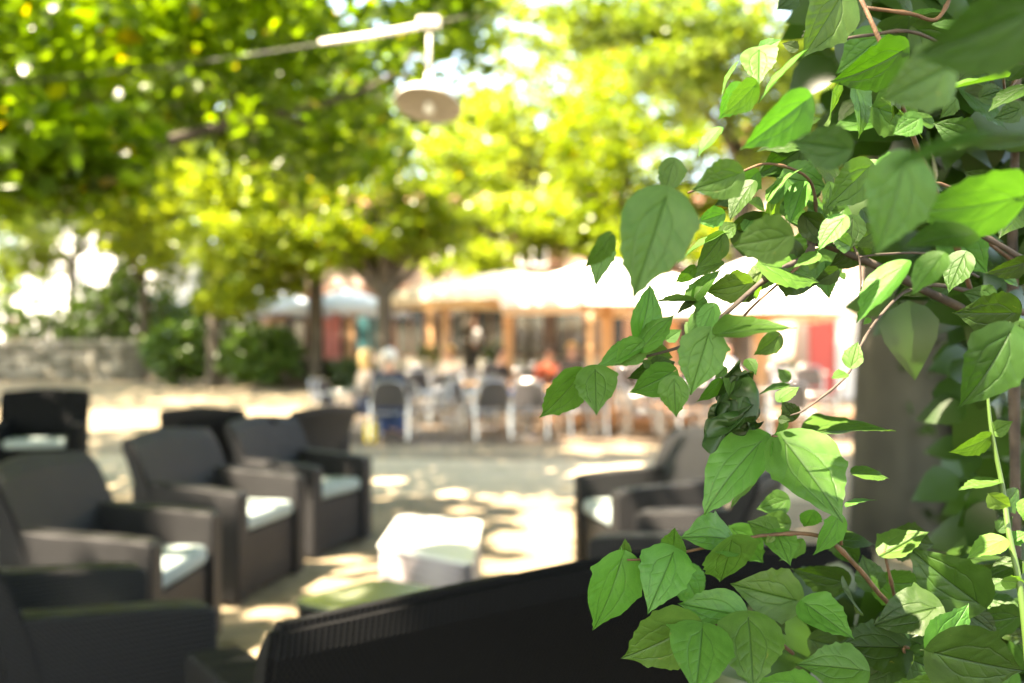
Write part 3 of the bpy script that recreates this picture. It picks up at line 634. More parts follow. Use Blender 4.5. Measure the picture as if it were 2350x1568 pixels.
# ---------------------------------------------------------------- café tables and aluminium chairs
def make_bistro():
    T = thing('cafe_chair', '', 'chair', (0,0,0), 0, 'aluminium chairs on the café terrace')
    for s in (-1,1):
        x = s*.26
        pts = smooth_pts([(x,-.24,0),(x,-.215,.3),(x,-.20,.58),(x,-.15,.655),(x,-.05,.67),(x,.12,.66),(x,.20,.62),(x,.225,.5),(x,.25,.25),(x,.28,0)],4)
        MB().tube(pts, .0145, 8).build('arm_frame', M_alu, T, True)
    MB().box((-.235,-.23,.42),(.235,.20,.445),.01).build('seat', M_darkweave, T)
    MB().tube([(-.245,-.2,.415),(.245,-.2,.415),(.245,.2,.415),(-.245,.2,.415),(-.245,-.2,.415)], .011, 6).build('seat_rail', M_alu, T, True)
    hoop = smooth_pts([(-.25,.2,.43),(-.24,.25,.62),(-.20,.285,.80),(-.1,.30,.86),(.1,.30,.86),(.20,.285,.80),(.24,.25,.62),(.25,.2,.43)],5)
    MB().tube(hoop, .013, 8).build('back_hoop', M_alu, T, True)
    bm = bmesh.new(); rows = []
    for j in range(8):
        v = j/7; z = .50+.33*v; hw = .225-.05*v**3; y = .222+.075*v
        rows.append([(bm.verts.new((hw*(i/4-1), y+.03*(1-(i/4-1)**2), z)), bm.verts.new((hw*(i/4-1), y+.015+.03*(1-(i/4-1)**2), z))) for i in range(9)])
    for j in range(7):
        for i in range(8):
            bm.faces.new((rows[j][i][0],rows[j][i+1][0],rows[j+1][i+1][0],rows[j+1][i][0])); bm.faces.new((rows[j][i+1][1],rows[j][i][1],rows[j+1][i][1],rows[j+1][i+1][1]))
    me = bpy.data.meshes.new('backrest'); bm.to_mesh(me); bm.free(); link('backrest', me, M_darkweave, T)
    return T
proto = make_bistro(); used = False
def chair(loc, rz, lab):
    global used
    if not used: used = True; proto.location = loc; proto.rotation_euler = (0,0,rz); proto['label'] = lab; return proto
    return dup(proto, loc, rz, lab)
M_tt = [principled('table_top_white', (.42,.41,.39), .2), noisy('table_top_wood', (.5,.26,.11), (.6,.33,.15), 3, .35, .05)]
def cafe_table(label, x, y, wood, z0, sq=.38):
    T = thing('cafe_table', label, 'table', (x,y,z0), R(random.uniform(-8,8)), 'café tables on the terrace')
    MB().box((-sq,-sq,.715),(sq,sq,.74),.012).build('table_top', M_tt[wood], T)
    MB().tube([(0,0,.05),(0,0,.714)], .03, 10).build('column', M_alu, T, True)
    MB().lathe([(.02,.06),(.2,.03),(.26,.0),(0,0)], n=20).build('base', M_alu, T, True)
    return T
sides = [('on the near side of', 0, -1), ('on the right of', 1, 0), ('on the far side of', 0, 1), ('on the left of', -1, 0)]
tbl = [ # px, Y, wood, adjective, sides
 (1215,14.9,1,'the front wooden table','013'), (868,15.0,0,'the couple\'s table','13'), (1045,17.6,0,'the second white table','023'),
 (985,21.5,0,'the cream parasol table','013'), (1300,18.6,1,'the table left of post','012'), (1480,17.6,0,'the table right of post','0123'),
 (1590,14.6,0,'the table among hanging leaves','023'), (1560,21,1,'the shaded wooden table','012'), (1760,14.2,0,'the table by ivy trunk','0123'), (1130,25,0,'the small table furthest back','013'),
 (1840,18.5,0,'the table before red shutters','02'), (1690,17.8,1,'the table between white parasols','03'),
 (1345,15.2,1,'the wooden table left beside the post','013'), (1120,16.3,1,'the wooden table behind the front one','03'), (1210,20.3,1,'the wooden table under the cream canopy','013'), (950,18.6,1,'the wooden table behind the couple','013'), (1420,20.2,0,'the white table far behind the post','02')]
for px, Y, wd, desc, sd_ in tbl:
    x = X(px,Y); z0 = gz(Y)
    if DX0 < x < DX1 and DY0 < Y < DY1: z0 = .163
    cafe_table({0:'white',1:'wooden'}[wd]+' topped square café table: '+desc, x, Y, wd, z0)
    for s in sd_:
        nm, dx, dy = sides[int(s)]
        j = random.uniform(-.12,.12); d = .66+random.uniform(0,.14)
        cx, cy_ = x+dx*d+j*dy, Y+dy*d+j*dx; zc = z0 if (DX0+.3 < cx < DX1 and DY0+.3 < cy_ < DY1) or z0 != .163 else z0
        rz = math.atan2(dy, dx)-math.pi/2+random.uniform(-.35,.35)
        if z0 == .163 and not (DX0+.3 < cx < DX1-.3 and DY0+.3 < cy_ < DY1-.3): continue
        chair((cx,cy_,z0), rz, f'aluminium café chair {nm} {desc}')
chair((X(898,13.9),13.9,0), R(180), 'aluminium café chair the white-haired man sits in, near the yellow bag')
chair((X(782,14.5),14.5,0), R(75), 'empty aluminium café chair furthest left, beside the couple')
chair((X(1115,13.9),13.9,0), R(205), 'empty aluminium chair between the couple and the near wooden table')

# ---------------------------------------------------------------- people
M_skin = principled('skin', (.50,.27,.18), .5)
def skin_mesh(name, verts, edges, radii, mat, parent, sub=2):
    me = bpy.data.meshes.new(name); me.from_pydata([tuple(v) for v in verts], edges, []); o = link(name, me, mat, parent)
    sk = o.modifiers.new('skin', 'SKIN'); sk.use_smooth_shade = True
    for i, r in enumerate(radii): me.skin_vertices[0].data[i].radius = (r, r) if not isinstance(r, tuple) else r
    for d in me.skin_vertices[0].data: d.use_root = False
    me.skin_vertices[0].data[0].use_root = True
    sb = o.modifiers.new('sub', 'SUBSURF'); sb.levels = sub; sb.render_levels = sub
    return o
def person(label, loc, rz, sit, top, legs, hair, longhair=False, elbow=None):
    """faces local -Y"""
    T = thing('person', label, 'person', loc, rz)
    H = .46 if sit else .93
    pv = (0,.02,H+.04); V_ = [pv,(0,.02,H+.20),(0,.03,H+.38),(0,.02,H+.50),(0,-.0,H+.60),(0,-.015,H+.69),(0,-.02,H+.77)]
    E_ = [(0,1),(1,2),(2,3),(3,4),(4,5),(5,6)]; Rd = [.15,(.145,.11),(.165,.115),(.10,.08),(.055,.055),(.078,.09),(.07,.085)]
    V_.append((0,-.115,H+.675)); E_.append((5,7)); Rd.append(.014)
    arms = []; legsI = []
    for s in (-1,1):
        i = len(V_)
        if sit: pts = [(s*.18,.02,H+.47),(s*.25,-.06,H+.24),(s*.16,-.29,H+.22),(s*.13,-.36,H+.225)]
        else: pts = [(s*.18,.02,H+.47),(s*.24,.04,H+.21),(s*.20,-.2,H+.16),(s*.19,-.27,H+.165)]
        V_ += pts; E_ += [(2,i),(i,i+1),(i+1,i+2),(i+2,i+3)]; Rd += [.058,.045,.028,(.034,.018)]; arms.append((i,i+3))
        pb = V_[i+3]
        for k, (dx, ln) in enumerate(((-.027,.068),(-.009,.078),(.009,.073),(.027,.058))):
            j = len(V_); V_ += [(pb[0]+dx,pb[1]-.045,pb[2]+.003),(pb[0]+dx*1.15,pb[1]-.045-ln*.55,pb[2]-.006),(pb[0]+dx*1.15,pb[1]-.045-ln,pb[2]-.03)]
            E_ += [(i+3,j),(j,j+1),(j+1,j+2)]; Rd += [.0095,.0085,.007]
        j = len(V_); V_ += [(pb[0]-s*.035,pb[1]+.0,pb[2]-.005),(pb[0]-s*.05,pb[1]-.035,pb[2]-.012)]; E_ += [(i+3,j),(j,j+1)]; Rd += [.011,.009]
    for s in (-1,1):
        i = len(V_)
        if sit: pts = [(s*.095,.0,H+.03),(s*.12,-.42,H+.02),(s*.12,-.40,.27),(s*.12,-.38,.09),(s*.13,-.52,.035)]
        else: pts = [(s*.09,.02,H-.06),(s*.10,-.03,.49),(s*.10,.02,.28),(s*.10,.03,.09),(s*.115,-.12,.035)]
        V_ += pts; E_ += [(0,i),(i,i+1),(i+1,i+2),(i+2,i+3),(i+3,i+4)]; Rd += [.088,.062,.055,.038,.032]; legsI.append(i)
    body = skin_mesh('body', V_, E_, Rd, M_skin, T)
    tv = [V_[0],V_[1],V_[2],V_[3]]; te = [(0,1),(1,2),(2,3)]; tr = [.165,(.162,.128),(.182,.13),(.112,.095)]
    for (i, _) in arms:
        j = len(tv); a3 = Vector(V_[i+1]).lerp(Vector(V_[i+2]),.9); tv += [V_[i],V_[i+1],tuple(a3)]; te += [(2,j),(j,j+1),(j+1,j+2)]; tr += [.074,.06,.043]
    skin_mesh('jacket' , tv, te, tr, top, T)
    lv = [V_[0]]; le = []; lr = [.16]
    for i in legsI:
        j = len(lv); lv += [V_[i],V_[i+1],V_[i+2],V_[i+3]]; le += [(0,j),(j,j+1),(j+1,j+2),(j+2,j+3)]; lr += [.10,.075,.066,.056]
    skin_mesh('trousers', lv, le, lr, legs, T)
    for i in legsI:
        a_, b2 = Vector(V_[i+3]), Vector(V_[i+4]); MB().box((-.042,-.15,0),(.042,.09,.075),.03).build('shoe', M_darkweave, T).location = (a_.x, a_.y-.03, 0)
    hm = bmesh.new(); bmesh.ops.create_uvsphere(hm, u_segments=20, v_segments=14, radius=.112)
    for v in list(hm.verts):
        if v.co.y < -.045 and v.co.z < .045: hm.verts.remove(v)
    for v in hm.verts:
        v.co.y *= 1.08
        if longhair and v.co.z < -.02 and v.co.y > -.03: v.co.z *= 2.6
        elif v.co.z < -.03: v.co.z *= .8
        v.co += Vector((random.uniform(-.006,.006),)*3)
    me = bpy.data.meshes.new('hair'); hm.to_mesh(me); hm.free(); hh = link('hair', me, hair, T, True); hh.location = (0,.012,H+.745)
    so2 = hh.modifiers.new('thick','SOLIDIFY'); so2.thickness = .012
    for s in (-1,1):
        e = bmesh.new(); bmesh.ops.create_uvsphere(e, u_segments=10, v_segments=8, radius=.012); me = bpy.data.meshes.new('eye'); e.to_mesh(me); e.free(); ey = link('eye', me, principled('eye', (.05,.04,.03), .2), T, True); ey.location = (s*.03,-.088,H+.715)
    return T
navy = principled('navy_cloth', (.008,.014,.035), .8); jeans = principled('jeans', (.02,.05,.14), .8); white = principled('white_cloth', (.75,.74,.74), .8)
black = principled('black_cloth', (.012,.012,.014), .8); rust = principled('rust_cloth', (.35,.07,.03), .8); beige = principled('beige_cloth', (.55,.42,.33), .8)
hw = principled('white_hair', (.6,.58,.54), .7); hb_ = principled('blonde_hair', (.55,.36,.14), .6); hd = principled('dark_hair', (.03,.02,.015), .6)
person('white-haired person in a navy jacket seated with back to us', (X(893,13.95),13.95,0), R(180), True, navy, jeans, hw)
person('blonde person in a beige top seated facing the navy jacket', (X(842,14.9),14.9,0), R(115), True, beige, jeans, hb_, True)
person('seated person in a rust red top left of the thick post', (X(1258,18.7),18.7,gz(18.7)), R(20), True, rust, black, hd)
person('seated person in dark clothes between rust red top and thick post', (X(1312,19.6),19.6,.163), R(-10), True, black, jeans, hb_)
person('standing waiter in a white shirt and black trousers by the shopfront', (X(1085,30),30,.55), R(15), False, white, black, hd)
person('seated dark-haired person in black at a wooden table under the cream parasol', (X(1150,18.2),18.2,gz(18.2)), R(60), True, black, jeans, hd)
person('seated blonde person in beige beside the furthest wooden terrace table', (X(1030,20.6),20.6,gz(20.6)), R(-40), True, beige, black, hb_)
person('seated person in a pink and white top under the right parasol', (X(1665,19),19,.163), R(30), True, white, jeans, hd, True)
bag = thing('shopping_bag', 'bright yellow bag hanging by the white-haired man\'s chair leg', 'bag', (X(850,13.75),13.75,.0))
bb = MB(); bb.box((-.085,-.04,.005),(.085,.04,.27),.03); bb.build('bag_body', M_yellow, bag, True)
MB().tube(smooth_pts([(-.05,0,.25),(-.04,0,.34),(.04,0,.34),(.05,0,.25)],5), .006, 6).build('handle', M_yellow, bag, True)
# things on tables, menu board, planters
def planter(label, px, Y, z0, w_=.3, mat=M_stone2, leafm=F_shrub, h=.4, sz=.09, n=500):
    T = thing('planter', label, 'planter', (X(px,Y),Y,z0))
    MB().lathe([(0,0),(w_*.7,0),(w_,h),(w_*.9,h),(w_*.85,h-.05),(0,h-.05)], n=20).build('pot', mat, T, True)
    g = np.random.default_rng(int(px)); P = g.normal(size=(n,3))*np.array([w_*.55,w_*.55,.16])+np.array([0,0,h+.28]); leaf_cloud('foliage', P[P[:,2] > h-.03], sz, leafm, T, .2, int(px))
planter('round planter with a bright green bush by the shopfront', 1133, 29.6, .55)
planter('pale planter with low greenery in front of the shopfront', 985, 29.6, .55, .45)
planter('round planter with a small shrub at the foot of the red shutter', 1800, 22.6, gz(22.6))
def banner():
    T = thing('banner', 'pink cloth banner on a post right of the straight dark trunk', 'banner', (X(762,31.5),31.5,.5+gz(20)))
    bm = bmesh.new(); A = [[bm.verts.new((-.27+.54*i/6, .03*math.sin(i*1.1), .5+1.5*j/6)) for i in range(7)] for j in range(7)]
    for j in range(6):
        for i in range(6): bm.faces.new((A[j][i],A[j][i+1],A[j+1][i+1],A[j+1][i]))
    bmesh.ops.solidify(bm, geom=bm.faces, thickness=.01)
    me = bpy.data.meshes.new('cloth'); bm.to_mesh(me); bm.free(); link('cloth', me, M_pinkcloth, T)
    MB().tube([(-.3,0,-.4),(-.3,0,2.05)], .02, 8).build('pole', M_alu, T, True)
banner()
M_cup = principled('white_china', (.8,.8,.78), .15)
for k, (px, Y, zt) in enumerate([(1215,14.9,0),(868,15,0),(1045,17.6,0),(1480,17.6,1),(1590,14.6,0),(1760,14.2,0)]):
    nms = ['near wooden table','couple\'s table','white table behind the near wooden one','white table right of the thick post','white table among the hanging leaves','white table left of the ivy trunk']
    z = (gz(Y) if not zt else .163)+.7405
    o = MB().lathe([(0,0),(.03,0),(.042,.05),(.045,.085),(.041,.085),(.036,.05),(.0,.01)], (0,0,0), 16).build('cup', M_cup, None, True); o.location = (X(px,Y)+.12, Y-.1, z)
    tag(o, 'white coffee cup on the '+nms[k], 'cup', 'cups on the café tables')

# ================================================================ FOREGROUND SHRUB (mock orange)
def leaf_mesh(seed, droop=.18, fold=.16, twist=0., wr=.62, teeth=4, curl=0.):
    g = random.Random(seed); NU, NV = 120, 84
    tu = sorted(g.uniform(.12,.92) for _ in range(teeth)); tv = sorted(g.uniform(.12,.92) for _ in range(teeth))
    asym = g.uniform(-.05,.05); ph = g.uniform(0,6)
    def hwid(u, side):
        b_ = .5*wr*float(np.interp(u,(0,.012,.04,.09,.18,.30,.44,.58,.72,.83,.91,.96,1),(0,.30,.55,.77,.96,1,.91,.74,.45,.23,.10,.045,0)))
        b_ *= 1+asym*side
        for q_ in (tu if side > 0 else tv):       # forward-pointing teeth
            d = (u-q_)/.055
            if -1 < d < 1: b_ += .027*((1+d) if d < .15 else (1-d)*1.35)*(b_/(.5*wr)+.2)
        return b_
    veins = []                                    # polylines in (x,y) leaf plane, y = length
    W_ = .5*wr
    mid = [(0,y/20) for y in range(21)]
    def arc(side, v1, k, u0, u1, n=16):
        return [(side*v1*(1-math.exp(-(u-u0)*k))*hwid(u,side), u) for u in [u0+(u1-u0)*i/n for i in range(n+1)]]
    veins.append((mid,1.0)); aw = g.uniform(.38,.55); ap = g.uniform(.42,.57)
    for s in (-1,1):
        veins.append((arc(s,ap+g.uniform(-.04,.04),g.uniform(6,9),.015,g.uniform(.7,.86)),aw))
        for u0 in (.30,.46,.62,.74): 
            u0 += g.uniform(-.03,.03); L_ = .16; veins.append(([(s*(hwid(min(.98,u0+L_*t),s))*.50*t, u0+L_*t*.95) for t in [i/6 for i in range(7)]],.24))
        for u0 in (.28,.42,.56,.7):
            u0 += g.uniform(-.03,.03); h0 = hwid(u0,s)
            veins.append(([(s*h0*(.5*(1-math.exp(-u0*7.5))+.42*t), u0+.13*t) for t in [i/6 for i in range(7)]],.2))
    segs = []
    for pl, wt in veins:
        for p_, q_ in zip(pl, pl[1:]): segs.append((*p_, *q_, wt))
    SG = np.array(segs)
    us = [(.5-.5*math.cos(math.pi*i/NU)) if True else i/NU for i in range(NU+1)]
    pts = []
    for i in range(NU+1):
        u = us[i]
        for j in range(NV+1):
            v = j/NV*2-1; side = 1 if v > 0 else -1
            hw_ = hwid(u, side); x = v*hw_; y = u
            # heart-shaped base: outer part of the first rows sweeps back
            y -= .11*math.exp(-u*8)*(abs(v)**1.3)
            pts.append((x,y,u,v))
    A = np.array(pts); d = np.full(len(A), 9.); wv = np.zeros(len(A))
    for x0,y0,x1,y1,wt in SG:
        dx, dy = x1-x0, y1-y0; t_ = np.clip(((A[:,0]-x0)*dx+(A[:,1]-y0)*dy)/(dx*dx+dy*dy+1e-12),0,1)
        dd = np.hypot(A[:,0]-x0-t_*dx, A[:,1]-y0-t_*dy); val = min(1,wt*1.25)*np.exp(-(dd/(.0042+.0042*wt))**2); wv = np.maximum(wv,val)
        d = np.minimum(d, dd/(.6+.4*wt))
    x, y, u, v = A.T
    z = fold*np.abs(x)+.085*np.minimum(d,.06)-.0035*wv
    z += .010*np.sin(u*11+ph+v*1.5)*np.abs(v)**1.5+.006*np.sin(u*23+v*4+ph)*np.abs(v)
    z -= droop*(u**2.0)*.9; y2 = y-droop*.35*u**3
    z += twist*x*u*1.5 - curl*(x/W_)**2*.1
    if curl > .9:   # crumpled, rolled-up leaf
        ang = u*4.2+np.sin(v*5+ph)*.5; rad = .17+.05*np.sin(u*13+v*3)
        y2 = .32+rad*np.sin(ang); z = rad*np.cos(ang)+.05*np.sin(v*9+u*12)+.04*np.cos(u*31+v*13); x = x*.95+.05*np.sin(u*17+v*6)+.02*np.sin(v*23+u*9)
    me = bpy.data.meshes.new('leaf'); nv = NV+1; pt = []
    for q in range(5):
        for a_ in range(5): pt.append((.0075*math.cos(a_*1.2566)+.01*q*q*.15, .02-.035*q, .0075*math.sin(a_*1.2566)-.012-.003*q*q))
    nb = (NU+1)*nv
    faces = [(i*nv+j, i*nv+j+1, (i+1)*nv+j+1, (i+1)*nv+j) for i in range(NU) for j in range(NV)]
    if curl < .9: faces += [(nb+q*5+a_, nb+q*5+(a_+1)%5, nb+q*5+5+(a_+1)%5, nb+q*5+5+a_) for q in range(4) for a_ in range(5)]
    wv = np.concatenate([wv, np.full(25,-.3)]); A = np.concatenate([A, np.zeros((25,4))]); v = np.concatenate([v, np.zeros(25)])
    me.from_pydata(np.stack([x,y2,z],1).tolist()+pt, [], faces); me.polygons.foreach_set('use_smooth',[True]*len(faces))
    at_ = me.attributes.new('vein','FLOAT','POINT'); at_.data.foreach_set('value', wv.astype(np.float32))
    a2 = me.attributes.new('luv','FLOAT_VECTOR','POINT'); a2.data.foreach_set('vector', np.stack([A[:,0],A[:,1],v],1).astype(np.float32).reshape(-1))
    return me
def leaf_material(name, c, c2, trans=.3, back=(.10,.16,.05)):
    m = bpy.data.materials.new(name); m.use_nodes = True; t = m.node_tree; L = t.links.new; b = t.nodes['Principled BSDF']
    b.inputs['Roughness'].default_value = .48; b.inputs['Specular IOR Level'].default_value = .4
    av = t.nodes.new('ShaderNodeAttribute'); av.attribute_name = 'vein'; au = t.nodes.new('ShaderNodeAttribute'); au.attribute_name = 'luv'
    oi = t.nodes.new('ShaderNodeObjectInfo')
    nz = t.nodes.new('ShaderNodeTexNoise'); nz.inputs['Scale'].default_value = 5; nz.inputs['Detail'].default_value = 5; nz.noise_dimensions = '4D'
    L(au.outputs['Vector'], nz.inputs['Vector']); L(oi.outputs['Random'], nz.inputs['W'])
    mx = t.nodes.new('ShaderNodeMixRGB'); mx.inputs[1].default_value = (*c,1); mx.inputs[2].default_value = (*c2,1)
    rp = t.nodes.new('ShaderNodeMapRange'); rp.inputs[1].default_value = .3; rp.inputs[2].default_value = .7; L(nz.outputs[0], rp.inputs[0]); L(rp.outputs[0], mx.inputs[0])
    hs = t.nodes.new('ShaderNodeHueSaturation'); mr = t.nodes.new('ShaderNodeMapRange'); mr.inputs[3].default_value = .75; mr.inputs[4].default_value = 1.25
    L(oi.outputs['Random'], mr.inputs[0]); L(mr.outputs[0], hs.inputs['Value']); L(mx.outputs[0], hs.inputs['Color'])
    mh = t.nodes.new('ShaderNodeMapRange'); mh.inputs[3].default_value = .485; mh.inputs[4].default_value = .515; L(oi.outputs['Random'], mh.inputs[0]); L(mh.outputs[0], hs.inputs['Hue'])
    vd = t.nodes.new('ShaderNodeMixRGB'); vd.blend_type = 'MULTIPLY'; vd.inputs[2].default_value = (.42,.5,.38,1)
    vm = t.nodes.new('ShaderNodeMath'); vm.operation = 'MULTIPLY'; vm.inputs[1].default_value = .9; L(av.outputs['Fac'], vm.inputs[0]); L(vm.outputs[0], vd.inputs[0]); L(hs.outputs[0], vd.inputs[1])
    # fine net of veinlets
    vo = t.nodes.new('ShaderNodeTexVoronoi'); vo.feature = 'DISTANCE_TO_EDGE'; vo.inputs['Scale'].default_value = 24; L(au.outputs['Vector'], vo.inputs['Vector'])
    vr = t.nodes.new('ShaderNodeMapRange'); vr.inputs[1].default_value = 0; vr.inputs[2].default_value = .12; vr.inputs[3].default_value = .80; vr.inputs[4].default_value = 1; L(vo.outputs[0], vr.inputs[0])
    vn = t.nodes.new('ShaderNodeMixRGB'); vn.blend_type = 'MULTIPLY'; vn.inputs[0].default_value = .6; L(vd.outputs[0], vn.inputs[1]); L(vr.outputs[0], vn.inputs[2])
    ge = t.nodes.new('ShaderNodeNewGeometry'); bk = t.nodes.new('ShaderNodeMixRGB'); bk.inputs[2].default_value = (*back,1)
    bf = t.nodes.new('ShaderNodeMath'); bf.operation = 'MULTIPLY'; bf.inputs[1].default_value = .55; L(ge.outputs['Backfacing'], bf.inputs[0]); L(bf.outputs[0], bk.inputs[0]); L(vn.outputs[0], bk.inputs[1])
    sn = t.nodes.new('ShaderNodeTexNoise'); sn.noise_dimensions = '4D'; sn.inputs['Scale'].default_value = 9; sn.inputs['Detail'].default_value = 3; L(au.outputs['Vector'], sn.inputs['Vector']); L(oi.outputs['Random'], sn.inputs['W'])
    sr = t.nodes.new('ShaderNodeMapRange'); sr.inputs[1].default_value = .70; sr.inputs[2].default_value = .74; sr.inputs[4].default_value = .8; L(sn.outputs[0], sr.inputs[0])
    sx = t.nodes.new('ShaderNodeMixRGB'); sx.inputs[2].default_value = (.16,.15,.03,1); L(sr.outputs[0], sx.inputs[0]); L(bk.outputs[0], sx.inputs[1])
    L(sx.outputs[0], b.inputs['Base Color'])
    bp = t.nodes.new('ShaderNodeBump'); bp.inputs['Strength'].default_value = .35; bp.inputs['Distance'].default_value = .0008; L(vr.outputs[0], bp.inputs['Height'])
    b2 = t.nodes.new('ShaderNodeBump'); b2.inputs['Strength'].default_value = .5; b2.inputs['Distance'].default_value = .001; b2.invert = True
    L(av.outputs['Fac'], b2.inputs['Height']); L(bp.outputs[0], b2.inputs['Normal']); L(b2.outputs[0], b.inputs['Normal'])
    tr = t.nodes.new('ShaderNodeBsdfTranslucent'); ml = t.nodes.new('ShaderNodeMixRGB'); ml.blend_type = 'MULTIPLY'; ml.inputs[0].default_value = 1; ml.inputs[2].default_value = (1.6,1.75,.6,1)
    L(vn.outputs[0], ml.inputs[1]); L(ml.outputs[0], tr.inputs[0]); ms = t.nodes.new('ShaderNodeMixShader'); ms.inputs[0].default_value = trans
    L(b.outputs[0], ms.inputs[1]); L(tr.outputs[0], ms.inputs[2]); L(ms.outputs[0], t.nodes['Material Output'].inputs[0]); return m
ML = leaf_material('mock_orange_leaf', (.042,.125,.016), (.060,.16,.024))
MLd = leaf_material('mock_orange_leaf_shaded', (.016,.05,.004), (.025,.068,.007))  # same leaf with shade put into its colour
MLp = leaf_material('mock_orange_leaf_sunlit', (.085,.17,.03), (.10,.2,.038), .4)  # same leaf with sunlight put into its colour
MLc = leaf_material('crumpled_leaf', (.007,.034,.005), (.018,.06,.009), .12, (.02,.06,.012))
base_meshes = {}
spec = [(1,.16,.16,.0,.74),(2,.24,.22,.1,.70),(3,.10,.12,-.1,.78),(4,.32,.25,.0,.70),(5,.05,.30,.15,.68),(6,.2,.1,-.15,.80),(7,.14,.2,.05,.72),(8,.28,.14,.12,.76)]
MKEY = {'m':ML,'d':MLd,'p':MLp}; VAR = []
for sd_, dr, fo, tw, wr in spec:
    me = leaf_mesh(sd_, dr, fo, tw, wr, random.Random(sd_).choice((4,5,6))); me.materials.append(ML); VAR.append(me)
crumple = leaf_mesh(77, .1, .1, .3, .8, 5, 1.0); crumple.materials.append(MLc)

SHO = Vector((1.05,1.25,0))
shrub_ = thing('mock_orange_shrub', 'leafy green shrub in sharp focus reaching in from the right', 'shrub', SHO)
M_twig = noisy('twig_bark', (.055,.028,.014), (.13,.07,.035), 60, .7, .4); M_twig_g = noisy('old_twig_bark', (.03,.022,.017), (.08,.06,.045), 40, .8, .5); M_stemg = principled('green_stem', (.05,.10,.018), .5)
lr = random.Random(4); NLEAF = 0
def place_leaf(bx, by, tx, ty, wpx, z, kind='m', tilt=None, parent=None, origin=SHO, var=None, rollsign=None, lift=0):
    """leaf from base to tip; true length follows from its width, so the rest of its length points to or from us"""
    global NLEAF
    B = at(bx,by,z); len_ = math.hypot(tx-bx,ty-by)/F*z; w_ = wpx/F*z; ratio = .68
    Lt = max(len_, w_/ratio); 
    if Lt > len_*1.9: Lt = len_*1.9
    Lt = min(Lt, .17)
    dz = math.sqrt(max(0,Lt*Lt-len_*len_))
    sgn = tilt if tilt is not None else (-1 if lr.random() < .8 else 1)
    zt = z+sgn*dz
    T_ = at(tx,ty,zt); ydir = (T_-B).normalized(); Lt = (T_-B).length
    n0 = Vector((lr.uniform(-.12,.12), -1, .35+lr.uniform(-.1,.2)))       # faces us and the sky
    n = (n0-ydir*n0.dot(ydir)).normalized()
    cosr = min(1, (w_/Lt)/ratio); roll = math.acos(cosr)*.9*(rollsign if rollsign else lr.choice((-1,1)))
    n = Quaternion(ydir, roll) @ n; x = ydir.cross(n).normalized()
    if var is None: var = lr.randrange(len(spec))
    o = bpy.data.objects.new('leaf', VAR[var]); COL.objects.link(o); o.material_slots[0].link = 'OBJECT'; o.material_slots[0].material = MKEY[kind]; o.parent = parent or shrub_
    o.matrix_local = Matrix.Translation(-origin) @ Matrix.LocRotScale(B, Matrix((x,ydir,n)).transposed().to_quaternion(), (Lt*1.03,Lt*1.02,Lt*.85))
    NLEAF += 1; return o
def c7(x,y): return 1269+.46*x, 940+.46*y
def c4(x,y): return 1222+.4196*x, 376+.4196*y
def c5(x,y): return 1598+.3596*x, .3596*y
def c6(x,y): return 1598+.3596*x, 517+.3596*y
SC = {7:(c7,.46),4:(c4,.4196),5:(c5,.3596),6:(c6,.3596)}
